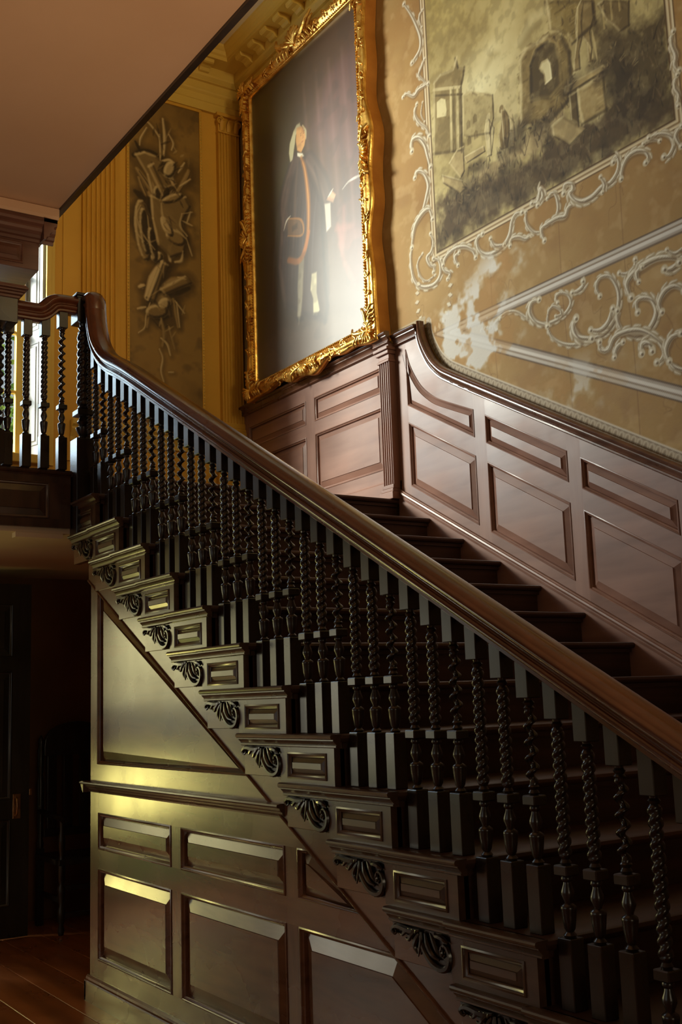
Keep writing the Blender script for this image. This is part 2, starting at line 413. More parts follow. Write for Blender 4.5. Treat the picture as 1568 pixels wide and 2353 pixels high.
win3 = sash_window('added_window_2', 3.12, 2.2, 3.8, 3.30, 4.95, 3, 4, M['whitepaint'])  # unseen window, added as the opening for the gallery fill
win6 = sash_window('added_window_5', 3.12, -0.75, 0.55, -0.62, 1.12, 2, 3, M['whitepaint'])  # unseen window, added as the opening for the passage fill
win4 = empty('added_window_3', (-3.1, -3.3, -.55), kind='structure')  # unseen window, added as the opening for the hall fill
link_mesh('window_frame', *merge(box(-4.6, -4.53, -3.34, -3.28, -.55, 1.75), box(-1.67, -1.6, -3.34, -3.28, -.55, 1.75), box(-4.53, -1.67, -3.34, -3.28, -.55, -.48), box(-4.53, -1.67, -3.34, -3.28, 1.68, 1.75)), M['whitepaint'], win4)
for g in (-3.85, -3.1, -2.35): link_mesh('glazing_bar', *box(g-.015, g+.015, -3.33, -3.29, -.48, 1.68), M['whitepaint'], win4)
for g in (.06, .6, 1.14): link_mesh('glazing_bar', *box(-4.53, -1.67, -3.33, -3.29, g-.012, g+.012), M['whitepaint'], win4)
link_mesh('pane', *box(-4.53, -1.67, -3.312, -3.308, -.48, 1.68), M['glass'], win4, clean=False)

# ------------------------------------------------------------------ end wall joinery: pilasters, pedestals, cornice
def fluted(y0, y1, z0, z1, x, proj, nfl, r, axis='Y', yface=None, deep=0.8):
    """shaft with half-round flutes; returns a prism along z"""
    w = y1-y0; fp = w/(nfl+.35); pts = [(y0, 0), (y0, proj)]
    for i in range(nfl):
        c = y0+w*(i+.5)/nfl
        pts.append((c-r, proj))
        for a in range(1, 6):
            t = math.pi*a/6
            pts.append((c-r*math.cos(t), proj-r*deep*math.sin(t)))
        pts.append((c+r, proj))
    pts += [(y1, proj), (y1, 0)]
    if axis == 'Y': fn = lambda u, v, h: (x+v, u, h)
    else: fn = lambda u, v, h: (u, yface-v, h)
    return prism(pts, fn, z0, z1)
def spiral(c, r0, turns, ph, sgn, n=26, shrink=.12):
    return [(c[0]+sgn*(r0*(1-(1-shrink)*t/n))*math.cos(ph+2*math.pi*turns*t/n), c[1]+(r0*(1-(1-shrink)*t/n))*math.sin(ph+2*math.pi*turns*t/n)) for t in range(n+1)]
def pilaster(name, y0, y1, label, cap):
    p = empty(name, (XE, (y0+y1)/2, 2.05), label, 'pilaster', 'fluted pilasters on the end wall')
    link_mesh('shaft', *fluted(y0, y1, 2.16, 4.60 if cap else 4.66, XE, .045, 7, (y1-y0)/7*.38, deep=1.5), M['ochre'], p, clean=True)
    link_mesh('base', *merge(box(XE, XE+.075, y0-.02, y1+.02, 2.05, 2.09), box(XE, XE+.066, y0-.014, y1+.014, 2.09, 2.115), box(XE, XE+.056, y0-.008, y1+.008, 2.115, 2.16)), M['ochre'], p, bevel=.008)
    a = link_mesh('capital', *merge(box(XE, XE+.052, y0-.004, y1+.004, 4.60, 4.615), box(XE, XE+.07, y0-.02, y1+.02, 4.735, 4.765), box(XE, XE+.046, y0, y1, 4.615, 4.735)), M['ochre'], p, bevel=.004)
    for s, yy in ((-1, y0+.012), (1, y1-.012)):
        pth = [(XE+.058, u, v) for u, v in spiral((yy, 4.70), .034, 2.0, math.pi/2, s)]
        link_mesh('volute', *tube(pth, [.010-.004*i/26 for i in range(27)], 6, up=(1, 0, 0)), M['ochre'], a, smooth=60)
    for j in range(3):
        yy = y0+(y1-y0)*(j+.5)/3
        pth = smooth_path([(XE+.05, yy, 4.615), (XE+.062, yy, 4.66), (XE+.078, yy, 4.70), (XE+.088, yy, 4.69)], 4)
        link_mesh('acanthus_leaf', *tube(pth, np.interp(np.linspace(0, 1, len(pth)), [0, .4, 1], [.02, .028, .008]), 7, flat=(1, .35), up=(1, 0, 0)), M['ochre'], a, smooth=60)
    return p
pilaster('fluted_pilaster', 2.80, 3.06, 'ochre fluted pilaster left of the painted trophy panel', False)
pilaster('fluted_pilaster', 3.945, 4.135, 'ochre fluted pilaster in the corner beside the gilt portrait', True)
structure('trim_4', *merge(box(XE, XE+.012, 2.66, 2.80, 1.75, 4.70), box(XE, XE+.02, 3.06, 3.10, 2.06, 4.75)), M['ochre'], bevel=.003)
ped = structure('trim_5', *sweep_line([(0, 1.90), (.02, 1.90), (.024, 1.93), (.05, 1.965), (.062, 1.98), (.062, 1.995), (.085, 2.01), (.09, 2.03), (.09, 2.048), (0, 2.05)],
               lambda p, q, a: (XE+p, a, q), 2.72, YW), M['ochrepale'])
for y0, y1 in [(2.76, 3.10), (3.90, YW)]:
    link_mesh('pedestal', *box(XE, XE+.05, y0, y1, LAND, 1.93), M['ochre'], ped, bevel=.004)
# entablature: architrave, dark joint, bed mould, modillions, crown; on the end wall and the mural wall
ENT = [(0, 4.765), (.03, 4.765), (.03, 4.84), (.036, 4.845), (.036, 4.90), (.05, 4.915), (.055, 4.93), (.03, 4.935), (.03, 5.01), (.05, 5.015), (.05, 5.02), (.075, 5.045), (.08, 5.06), (.08, 5.13),
       (.21, 5.135), (.21, 5.165), (.225, 5.175), (.235, 5.20), (.265, 5.225), (.27, ZC), (0, ZC)]
CR = M['ochrepale']
cor_e = structure('trim_6', *sweep_line(ENT, lambda p, q, a: (XE+p, a, q), 2.0, YW-.0), CR)
cor_r = structure('trim_7', *sweep_line([(p, q) for p, q in ENT if q > 4.93], lambda p, q, a: (a, YW-p, q), XE, 3.0), CR)
def modillion(fn):
    prof = [(.08, 5.065), (.10, 5.07), (.115, 5.09), (.14, 5.10), (.175, 5.098), (.19, 5.105), (.195, 5.132), (.08, 5.132)]
    return prof
for i in range(8):
    yy = 3.80-i*.20
    if yy < 2.1: break
    link_mesh('modillion', *sweep_line(modillion(None), lambda p, q, a: (XE+p, a, q), yy-.045, yy+.045), CR, cor_e, bevel=.004)
for i in range(22):
    xx = XE+.36+i*.20
    link_mesh('modillion', *sweep_line(modillion(None), lambda p, q, a: (a, YW-p, q), xx-.045, xx+.045), CR, cor_r, bevel=.004)

# ------------------------------------------------------------------ panelled beam at the end of the gallery
beam = empty('panelled_beam', (-5.98, 1.5, 2.36), 'reddish panelled wooden beam with moulded cornice under the plaster soffit, at left edge', 'beam')
link_mesh('beam_body', *box(-6.25, -5.72, -3.2, 1.865, 2.36, 2.70), M['beamwood'], beam, bevel=.004)
link_mesh('beam_cornice', *merge(sweep_line([(0, 2.515), (.012, 2.515), (.016, 2.53), (.03, 2.535), (.034, 2.55), (.05, 2.565), (.056, 2.58), (.056, 2.59), (.075, 2.60), (.08, 2.615), (.08, 2.635), (0, 2.64)],
          lambda p, q, a: (-5.72+p, a, q), -3.2, 1.94),
          sweep_line([(0, 2.515), (.012, 2.515), (.016, 2.53), (.03, 2.535), (.034, 2.55), (.05, 2.565), (.056, 2.58), (.056, 2.59), (.072, 2.60), (.075, 2.615), (.075, 2.635), (0, 2.64)],
          lambda p, q, a: (a, 1.865+p, q), -6.25, -5.64)), M['beamwood'], beam)
link_mesh('plaster_cove', *sweep_line([(0, 2.64), (.075, 2.64), (.085, 2.655), (.085, 2.70), (.07, 2.709), (0, 2.709)], lambda p, q, a: (-5.72+p, a, q), -3.2, 1.948), M['pink'], beam)
for y0, y1 in [(1.10, 1.775), (.25, .95), (-.6, .10)]:
    raised_panel([(y0, 2.385), (y1, 2.385), (y1, 2.50), (y0, 2.50)], onX(-5.715), beam, M['beamwood'], mw=.014, bev=.022, depth=.006, rise=.004, back=.01)

# ------------------------------------------------------------------ half-landing
landing = empty('half_landing', (-5.56, 1.0, .92), 'dark panelled edge of the half landing carrying the short balustrade', 'landing')
link_mesh('landing_floor', *box(XE, -5.60, -3.2, YW-.03, 1.195, LAND), M['tread'], landing)
link_mesh('landing_core', *box(XE, -5.62, -3.2, YW-.03, .93, 1.195), M['blackwood'], landing)
fx = -5.575
link_mesh('fascia', *box(-5.62, fx-.012, -3.2, 1.99, .92, 1.19), M['stairwood'], landing)
for nm, y0, y1, z0, z1 in [('rail', -1.2, 2.0, 1.155, 1.19), ('rail', -1.2, 2.0, .92, .965), ('stile', 1.885, 2.0, .965, 1.155), ('stile', .58, .68, .965, 1.155), ('stile', -1.2, -1.1, .965, 1.155)]:
    link_mesh(nm, *box(fx-.012, fx, y0, y1, z0, z1), M['stairwood'], landing)
for y0, y1 in [(.68, 1.885), (-1.1, .58)]:
    raised_panel([(y0, .965), (y1, .965), (y1, 1.155), (y0, 1.155)], onX(fx), landing, M['stairwood'], mw=.014, bev=.035, depth=.010, rise=.0, back=.0105)
link_mesh('nosing', *sweep_line([(-.03, 1.19), (.004, 1.19), (.008, 1.197), (.016, 1.20), (.022, 1.208), (.022, 1.216), (.016, 1.223), (-.03, 1.223)], lambda p, q, a: (fx+p, a, q), -3.2, 2.0), M['stairwood'], landing)
link_mesh('batten', *box(-5.66, -5.60, 1.72, 1.97, .868, .895), M['soffit2'], landing, bevel=.003)

# ------------------------------------------------------------------ the flight
NX = lambda i: -4.946+.306*i            # nosing of step i
NZ = lambda i: .888-.1672*i
STEPS = list(range(-2, 13))             # -2 is the landing nosing
def stepz(i):
    if i <= 10: return NZ(i)
    return NZ(10)+(FLOOR-NZ(10))*(i-10)/3.0
stair = empty('staircase', (-3.2, 3.0, FLOOR), 'dark wooden staircase with panelled step ends and carved scroll brackets rising to the half landing', 'staircase')
Y0, Y1 = 2.03, 4.128
for i in STEPS:
    x, z = NX(i), stepz(i)
    zb = stepz(i+1) if i < 12 else FLOOR
    d = .36 if i > -2 else .045
    t = sweep_line([(x-d, z), (x-d, z-.03), (x-.016, z-.03), (x-.006, z-.028), (x, z-.02), (x+.001, z-.013), (x-.004, z-.004), (x-.014, z)], lambda p, q, a: (p, a, q), Y0 if i > -2 else 2.0, Y1)
    link_mesh('tread', *t, M['tread'], stair, smooth=35)
    link_mesh('riser', *merge(box(x-.060, x-.037, Y0+.02, Y1, zb, z-.03), box(x-.037, x-.022, Y0+.02, Y1, z-.048, z-.03)), M['tread'], stair)
# step ends
MP = [(0, 0), (.030, 0), (.035, -.003), (.037, -.008), (.035, -.014), (.030, -.017), (.026, -.017), (.026, -.021), (.0235, -.022), (.020, -.027), (.0145, -.032), (.0125, -.036), (.0155, -.0375), (.0155, -.042), (.010, -.045), (0, -.045)]
YF = 2.036
def endmould(x0, x1, z, off):
    return sweep_line([(p+(off if p > 0 else 0), q) for p, q in MP], lambda p, q, a: (a, YF-p, z+q), x0, x1)
def build_end(i):
    x, z = NX(i), stepz(i)
    h = z-stepz(i+1)
    mo = link_mesh('nosing_moulding', *(merge(endmould(x-.675, x-.372, z, 0), endmould(x-.376, x-.004, z, .008)) if i > -1 else endmould(x-.30, x-.004, z, .008)), M['stairwood_x'], stair, smooth=35)
    if i > -1: link_mesh('bracket_plate', *box(x-.668, x-.37, YF-.002, YF+.03, z-.152, z-.044), M['panel'], stair, bevel=.0015, segs=1)
    zt, zb = z-.044, z-h
    bl = link_mesh('end_block', *merge(box(x-.387, x-.337, YF-.010, YF+.03, zb, zt), box(x-.085, x-.037, YF-.010, YF+.03, zb, zt),
               box(x-.337, x-.085, YF-.010, YF+.03, zt-.020, zt), box(x-.337, x-.085, YF-.010, YF+.03, zb, zb+.016)), M['stairwood_x'], stair)
    raised_panel([(x-.337, zb+.016), (x-.085, zb+.016), (x-.085, zt-.020), (x-.337, zt-.020)], onY(YF-.010), bl, M['stairwood_x'], mw=.012, bev=.020, depth=.012, rise=.002, back=.03)
    return mo
def bracket_mesh():
    """carved acanthus scroll; local u 0..0.285 to the right, v 0..-0.108 down, h towards the hall"""
    P = []
    def t(pts, r, fl=(1, 1), lift=.0, n=5, seg=6):
        q = smooth_path(pts, n)
        rr = np.interp(np.linspace(0, 1, len(q)), np.linspace(0, 1, len(r)), r)
        P.append(tube([(u, -(lift+.004), v) for u, v in q], rr, seg, flat=fl, up=(0, 1, 0)))
    # backing body
    body = [(.005, -.002), (.285, -.002), (.285, -.100), (.262, -.106), (.235, -.103), (.205, -.090), (.18, -.07), (.163, -.052), (.15, -.058), (.14, -.075), (.128, -.062), (.112, -.045), (.095, -.03), (.085, -.038), (.07, -.030), (.055, -.024), (.04, -.032), (.022, -.028), (.012, -.018)]
    P.append(prism(body, lambda u, v, h: (u, -h, v), -.006, .004))
    # big C scroll and its inner eye
    t([(.150, -.012), (.156, -.040), (.178, -.070), (.210, -.092), (.245, -.098), (.272, -.088), (.283, -.066), (.279, -.043), (.262, -.031), (.247, -.040), (.248, -.056), (.260, -.062)], [.004, .007, .009, .0095, .009, .008, .007, .006, .005, .004], fl=(1, 1.1), lift=.006)
    t([(.172, -.010), (.182, -.040), (.205, -.066), (.235, -.074)], [.003, .008, .007, .003], lift=.006)
    t([(.200, -.006), (.214, -.026), (.226, -.048), (.236, -.060)], [.003, .007, .006, .002], lift=.008)
    t([(.222, -.010), (.240, -.010), (.262, -.014), (.280, -.022)], [.005, .008, .008, .004], lift=.008)
    for a in range(6):
        u = .258+.011*math.cos(a*1.05); v = -.046+.013*math.sin(a*1.05)
        t([(u-.002, v), (u+.002, v-.001)], [.003, .005, .003], lift=.010, n=3, seg=5)
    # gadrooned lower rim
    for a in range(9):
        ang = math.radians(205+a*14)
        c = (.232, -.052)
        t([(c[0]+.046*math.cos(ang), c[1]+.046*math.sin(ang)), (c[0]+.058*math.cos(ang+.18), c[1]+.055*math.sin(ang+.18))], [.0035, .0055, .003], lift=.004, n=3, seg=5)
    # left leaf with curling tips
    t([(.150, -.006), (.120, -.012), (.088, -.012), (.052, -.008), (.026, -.012), (.016, -.022), (.026, -.031), (.038, -.026)], [.005, .009, .010, .009, .008, .007, .005, .003], lift=.008)
    t([(.148, -.014), (.132, -.032), (.122, -.052), (.134, -.072)], [.006, .009, .007, .002], lift=.007)
    t([(.128, -.012), (.110, -.026), (.098, -.038), (.084, -.036)], [.005, .008, .006, .003], lift=.009)
    t([(.102, -.010), (.084, -.018), (.070, -.028), (.058, -.026)], [.005, .007, .005, .002], lift=.011)
    t([(.160, -.008), (.158, -.030), (.150, -.056), (.142, -.078)], [.004, .006, .005, .002], lift=.010)
    for a in range(7):
        u = .035+a*.017
        t([(u, -.006), (u-.004, -.018)], [.003, .0045, .002], lift=.012, n=3, seg=5)
    return merge(*P)
BV, BF = bracket_mesh()
br0 = None
for i in range(-1, 13):
    build_end(i)
    x, z = NX(i), stepz(i)
    if i < 0: continue
    if br0 is None:
        V = np.array(BV)+np.array([x-.672, YF-.003, z-.045])
        br0 = link_mesh('scroll_bracket', V, BF, M['baluster'], stair, smooth=50, clean=False)
        brz = (x, z)
    else:
        copy_tree(br0, stair, (x-brz[0], 0, z-brz[1]))
# string board behind the step ends
LINE = lambda c, x: c-SL*x
xs0, xs1 = -5.42, -1.25
link_mesh('string_board', *prism([(xs0, LINE(-2.335, xs0)), (-1.748, FLOOR), (xs1, FLOOR), (xs1, LINE(-2.04, xs1)), (xs0, LINE(-2.04, xs0))], onY(2.042), -.03, 0), M['panel'], stair)
link_mesh('string_bead', *sweep_line([(0, 0), (.006, .001), (.008, .006), (.006, .010), (0, .012)], lambda p, q, a: (a, 2.042-p, LINE(-2.335, a)+q), xs0, -1.9), M['panel'], stair)
# wall string
link_mesh('wall_string', *prism([(-5.56, LINE(-1.755, -5.56)), (-5.56, LINE(-2.1, -5.56)), (-1.2, LINE(-2.1, -1.2)), (-1.2, LINE(-1.755, -1.2))], onY(4.126), -.02, 0), M['dado'], stair)
link_mesh('string_moulding', *sweep_line([(0, -.055), (.004, -.052), (.006, -.040), (.003, -.034), (.008, -.030), (.012, -.020), (.010, -.010), (.004, -.006), (.004, 0), (0, .004)], lambda p, q, a: (a, 4.126-p, LINE(-1.750, a)+q), -5.53, -1.2), M['dado'], stair)

# ------------------------------------------------------------------ balustrade
bal = empty('stair_balustrade', (-3.2, 2.08, FLOOR), 'polished handrail sweeping up to the landing newel over rows of twisted balusters', 'balustrade')
YB = 2.082
HW = .0235                                # half width of the square blocks
RB = lambda x: -1.163-SL*x                # underside of the straight rail
RAIL = [(-.030, 0), (-.034, .003), (-.034, .012), (-.038, .014), (-.044, .018), (-.047, .025), (-.045, .032), (-.039, .036), (-.036, .039), (-.036, .044), (-.041, .048), (-.050, .053), (-.056, .060), (-.057, .068), (-.053, .075), (-.047, .078), (-.045, .081), (-.038, .089), (-.024, .096), (-.008, .099)]
RAIL = RAIL+[(-p, q) for p, q in reversed(RAIL)]
def sweep_xz(path, prof, y):
    P = np.asarray(path, float); T = np.gradient(P, axis=0); T /= np.linalg.norm(T, axis=1)[:, None]
    rings = []
    for (x, z), (tx, tz) in zip(P, T):
        nx, nz = (-tz, tx) if tx > 0 else (tz, -tx)
        if False: pass
        rings.append([(x+nx*q, y+p, z+nz*q) for p, q in prof])
    return loft(rings)
ramp_pts = [(-4.70, RB(-4.70)), (-4.94, RB(-4.94)), (-5.09, 1.612), (-5.20, 1.664), (-5.295, 1.722), (-5.375, 1.792), (-5.435, 1.870), (-5.475, 1.965), (-5.495, 2.06)]
top_pts = [(-5.497, 2.075)]
rp = smooth_path(ramp_pts, 6)
path = np.vstack([[(-1.02, RB(-1.02))], [(x, RB(x)) for x in np.linspace(-1.2, -4.6, 12)], rp])
# turn the section about the path: normal on the upper side
def rail_mesh(path):
    P = np.asarray(path, float); T = np.gradient(P, axis=0); T /= np.linalg.norm(T, axis=1)[:, None]
    rings = []
    for (x, z), (tx, tz) in zip(P, T):
        nx, nz = tz, -tx                 # path runs uphill towards -X: left-hand normal points up / towards +X
        rings.append([(x+nx*q, YB+p, z+nz*q) for p, q in RAIL])
    return loft(rings)
hr = link_mesh('handrail', *rail_mesh(path), M['rail'], bal, smooth=50)
# the rail turns over into the newel: sections fan from the underside B to the crown A
GB = [(-5.496, 2.062), (-5.498, 2.078), (-5.500, 2.088), (-5.504, 2.094), (-5.508, 2.098), (-5.514, 2.10), (-5.522, 2.10)]
GA = [(-5.398, 2.078), (-5.398, 2.115), (-5.408, 2.150), (-5.430, 2.177), (-5.462, 2.192), (-5.495, 2.193), (-5.525, 2.186)]
secs = []
for (bx, bz), (ax, az) in zip(GB, GA):
    secs.append([(bx+(ax-bx)*q/.099, YB+p, bz+(az-bz)*q/.099) for p, q in RAIL])
link_mesh('gooseneck', *loft(secs), M['rail'], hr, smooth=50)

def turned(kind, z0, z1, r=.018, block=HW, seg=12):
    """vase, collar neck and twist between the base block top z0 and the top block underside z1; collar block is separate.
    heights above the tread: block .172, vase to .322, collar .322-.348, twist above"""
    zc0, zc1 = z0+.150, z0+.176
    prof = [(r*.62, z0-.004), (r*.95, z0+.006), (r*.55, z0+.014), (r*.80, z0+.022), (r*1.02, z0+.048), (r*1.12, z0+.068), (r*1.16, z0+.070), (r*1.10, z0+.076), (r*.55, z0+.083), (r*.60, z0+.088), (r*.98, z0+.104), (r*.95, z0+.112), (r*.62, z0+.128), (r*.55, z0+.134), (r*.85, z0+.140), (r*.8, z0+.146), (r*.6, zc0+.002), (r*.6, zc1-.002), (r*.85, zc1+.006), (r*.6, zc1+.014), (r*.86, zc1+.022)]
    rings = [[(q*math.cos(2*math.pi*i/seg), q*math.sin(2*math.pi*i/seg), z) for i in range(seg)] for q, z in prof]
    a, b = zc1+.026, z1-.030
    if kind == 'rope':
        n = max(12, int((b-a)/.0036)); kz = 2*math.pi/.053
        for k in range(n+1):
            z = a+(b-a)*k/n
            rings.append([(r*(.58+.46*abs(math.cos(t-kz*(z-a)*1.0))**.9)*math.cos(t), r*(.58+.46*abs(math.cos(t-kz*(z-a)*1.0))**.9)*math.sin(t), z) for t in [2*math.pi*i/seg for i in range(seg)]])
    else:
        n = max(12, int((b-a)/.0034)); kz = 2*math.pi/.0415
        for k in range(n+1):
            z = a+(b-a)*k/n
            e = r*.44*min(1, k/6, (n-k)/6)
            cx, cy = e*math.cos(kz*(z-a)), e*math.sin(kz*(z-a))
            rings.append([(cx+r*.66*math.cos(t), cy+r*.66*math.sin(t), z) for t in [2*math.pi*i/seg for i in range(seg)]])
    for q, z in [(r*.86, z1-.026), (r*.6, z1-.020), (r*.9, z1-.012), (r*.6, z1-.006), (r*.7, z1+.002)]:
        rings.append([(q*math.cos(2*math.pi*i/seg), q*math.sin(2*math.pi*i/seg), z) for i in range(seg)])
    return loft(rings)
cache = {}
def baluster(x, y, zt, zblock, ztop_fn, kind, parent, hw=HW):
    """zt tread, zblock underside of top block, ztop_fn(x) underside of the rail"""
    L = round(zblock-zt, 3)
    key = (kind, L)
    z0 = zt+.172
    if key not in cache:
        V, F = turned(kind, .172, L)
        V = np.array(V)+np.array([x, y, zt])
        o = link_mesh('baluster', V, F, M['baluster'], parent, smooth=50, clean=False)
        link_mesh('base_block', *box(x-hw, x+hw, y-hw, y+hw, zt, z0), M['baluster'], o, bevel=.002, segs=1)
        link_mesh('collar_block', *box(x-hw, x+hw, y-hw, y+hw, z0+.150, z0+.176), M['baluster'], o, bevel=.003, segs=1)
        za, zb = ztop_fn(x-hw)+.012, ztop_fn(x+hw)+.012
        V = [(x-hw, y-hw, zblock), (x+hw, y-hw, zblock), (x+hw, y+hw, zblock), (x-hw, y+hw, zblock), (x-hw, y-hw, za), (x+hw, y-hw, zb), (x+hw, y+hw, zb), (x-hw, y+hw, za)]
        link_mesh('top_block', V, box(0, 1, 0, 1, 0, 1)[1], M['baluster'], o, bevel=.002, segs=1)
        cache[key] = (o, x, y, zt)
        return o
    o, x0, y0, t0 = cache[key]
    return copy_tree(o, parent, (x-x0, y-y0, zt-t0))
def rail_under(x):
    """underside of the swept rail at x"""
    if x > -4.70: return RB(x)
    xs = rp[::-1]
    return float(np.interp(x, xs[:, 0], xs[:, 1]))
for i in range(-1, 13):
    for j, kind in ((2, 'rope'), (1, 'rope'), (0, 'cork')):
        x = NX(i)-.072-.102*j
        if i == 12 and j == 0: continue
        zt = stepz(i)
        ru = rail_under(x)
        if i <= 10 and x > -4.72:
            zb = ru-.090-.0
            fn = lambda q: RB(q)
        else:
            zb = ru-.10
            fn = rail_under
            if x < -4.72: cache.pop((kind, round(zb-zt, 3)), None)
        baluster(x, YB, zt, zb, fn, kind, bal)
def newel(x, y, zbot, zfoot, zcol, ztw, ztop, hw, r, parent, capped, hb=None):
    hb = hb or hw
    """square base zbot..zfoot, turned vase, collar block, twist to ztw, square head to ztop"""
    n = empty('newel_post', (x, y, zbot), parent=parent)
    o = link_mesh('base_block', *box(x-hb, x+hb, y-hb, y+hb, zbot, zfoot), M['baluster'], n, bevel=.003, segs=1)
    link_mesh('head_block', *box(x-hw, x+hw, y-hw, y+hw, ztw, ztop), M['baluster'], n, bevel=.003, segs=1)
    link_mesh('collar_block', *box(x-hb*.85, x+hb*.85, y-hb*.85, y+hb*.85, zcol, zcol+.032), M['baluster'], n, bevel=.004, segs=1)
    seg = 16
    zz = zfoot; dz = zcol-zfoot
    prof = [(r*.7, zz-.004), (r*1.0, zz+dz*.06), (r*.6, zz+dz*.14), (r*.85, zz+dz*.26), (r*1.1, zz+dz*.44), (r*1.15, zz+dz*.5), (r*.6, zz+dz*.58), (r*1.0, zz+dz*.74), (r*.62, zz+dz*.9), (r*.62, zcol+.034), (r*.95, zcol+.044), (r*.7, zcol+.056)]
    rings = [[(x+q*math.cos(2*math.pi*i/seg), y+q*math.sin(2*math.pi*i/seg), z) for i in range(seg)] for q, z in prof]
    a, b = zcol+.062, ztw-.05; m_ = int((b-a)/.006); kz = 2*math.pi/.088
    for k in range(m_+1):
        z = a+(b-a)*k/m_
        rings.append([(x+r*(.68+.36*abs(math.cos(t-kz*(z-a)))**.9)*math.cos(t), y+r*(.68+.36*abs(math.cos(t-kz*(z-a)))**.9)*math.sin(t), z) for t in [2*math.pi*i/seg for i in range(seg)]])
    for q, z in [(r*.9, ztw-.044), (r*.6, ztw-.034), (r*.85, ztw-.02), (r*.55, ztw-.012), (r*.7, ztw+.002)]:
        rings.append([(x+q*math.cos(2*math.pi*i/seg), y+q*math.sin(2*math.pi*i/seg), z) for i in range(seg)])
    link_mesh('twisted_shaft', *loft(rings), M['baluster'], n, smooth=50, clean=False)
    if capped:
        link_mesh('newel_cap', *merge(*[box(x-hw-d, x+hw+d, y-hw-d, y+hw+d, ztop+q0, ztop+q1) for d, q0, q1 in [(.010, -.01, .006), (.022, .006, .02), (.03, .02, .032), (.042, .032, .044), (.034, .044, .055)]]), M['beamwood'], n, bevel=.005)
    else:
        link_mesh('newel_cap', *merge(*[box(x-hw-d, x+hw+d, y-hw-d, y+hw+d, ztop+q0, ztop+q1) for d, q0, q1 in [(.004, -.008, .004), (.012, .004, .014), (.006, .014, .022)]]), M['baluster'], n, bevel=.004)
    return n
newel(-5.552, 2.058, .885, 1.395, 1.522, 2.03, 2.168, .052, .034, bal, False)
newel(-1.00, YB, FLOOR, FLOOR+.30, FLOOR+.46, -.75, -.50, .055, .036, bal, False)
ul = tag(link_mesh('soffit_fill_bowl', *lathe([(.02, -.48), (.05, -.475), (.03, -.45), (.022, -.40), (.05, -.37), (.085, -.33), (.10, -.285), (.095, -.285), (.078, -.325), (.04, -.355), (.005, -.36)], -1.0, YB, 20), M['brass'], None, smooth=50), 'brass bowl added out of view on the foot newel to hold the soffit fill spot', 'lamp')  # unseen bowl added around the soffit spot
# landing balustrade
lb = empty('landing_balustrade', (-5.552, 1.8, LAND), 'short level balustrade of twisted balusters between two newels on the landing edge', 'balustrade')
newel(-5.535, 1.580, LAND, LAND+.17, LAND+.30, 1.945, 2.085, .09, .046, lb, True, hb=.046)
def lrail(yy): return float(np.interp(yy, [1.60, 1.81, 1.845, 1.875, 1.90, 1.925, 2.05], [2.005, 2.005, 2.016, 2.036, 2.060, 2.075, 2.077]))
pts = smooth_path([(1.66, 2.005), (1.74, 2.005), (1.81, 2.006), (1.845, 2.016), (1.875, 2.036), (1.90, 2.060), (1.915, 2.074), (1.95, 2.077), (2.01, 2.077)], 5)
T = np.gradient(pts, axis=0); T /= np.linalg.norm(T, axis=1)[:, None]
link_mesh('handrail', *loft([[(-5.552+p, y-tz*q, z+ty*q) for p, q in RAIL] for (y, z), (ty, tz) in zip(pts, T)]), M['rail'], lb, smooth=50)
cache.clear()
for yy, kind in [(1.655, 'rope'), (1.750, 'rope'), (1.845, 'rope'), (1.940, 'cork')]:
    zb = lrail(yy)-.085
    o = baluster(-5.552, yy, LAND, zb, lambda q: lrail(yy), kind, lb)
    cache.clear()

# ------------------------------------------------------------------ panelling under the flight
up = empty('under_stair_panelling', (-4.3, 2.05, FLOOR), 'glossy walnut panelling closing the side of the staircase below the steps', 'panelling')
PF = 2.052
f = onY(PF)
def rect(x0, x1, z0, z1): return [(x0, z0), (x1, z0), (x1, z1), (x0, z1)]
XD = lambda z, c=-2.335: (c-z)/SL          # where the string crosses height z
link_mesh('backing', *prism([(-5.40, FLOOR), (-1.75, FLOOR), (-5.40, LINE(-2.3, -5.40))], f, -.075, -.055), M['blackwood'], up)
board('corner_post', rect(-5.412, -5.305, -1.27, -.41), f, M['panel_v'], up)
board('corner_post', [(-5.412, -.36), (-5.318, -.36), (-5.318, LINE(-2.30, -5.318)), (-5.412, LINE(-2.30, -5.412))], f, M['panel_v'], up)
for z0, z1 in [(-1.27, -1.18), (-.765, -.673), (-.505, -.41)]:
    board('rail', [(-5.305, z0), (XD(z0)+.03, z0), (XD(z1)+.03, z1), (-5.305, z1)], f, M['panel'], up)
board('rail', [(-5.318, -.36), (XD(-.36)+.03, -.36), (XD(-.275)+.03, -.275), (-5.318, -.275)], f, M['panel'], up)
for x0, x1 in [(-4.478, -4.378), (-3.53, -3.44)]:
    board('stile', rect(x0, x1, -.673, -.505), f, M['panel_v'], up)
    board('stile', rect(x0, x1, -1.18, -.765), f, M['panel_v'], up)
board('stile', rect(-2.58, -2.49, -1.18, LINE(-2.32, -2.58)), f, M['panel_v'], up)
kw = dict(mw=.018, bev=.050, depth=.020, rise=-.002, back=.035)
for x0, x1 in [(-5.305, -4.478), (-4.378, -3.53)]:
    raised_panel(rect(x0, x1, -.673, -.505), f, up, M['panel'], bev=.038, mw=.018, depth=.020, rise=-.002, back=.035)
    raised_panel(rect(x0, x1, -1.18, -.765), f, up, M['panel'], **kw)
raised_panel([(-3.44, -.673), (XD(-.673, -2.345), -.673), (XD(-.505, -2.345), -.505), (-3.44, -.505)], f, up, M['panel'], mw=.014, bev=.034, depth=.020, rise=-.002, back=.035)
raised_panel([(-3.44, -1.18), (-2.58, -1.18), (-2.58, LINE(-2.345, -2.58)), (XD(-.765, -2.345), -.765), (-3.44, -.765)], f, up, M['panel'], **kw)
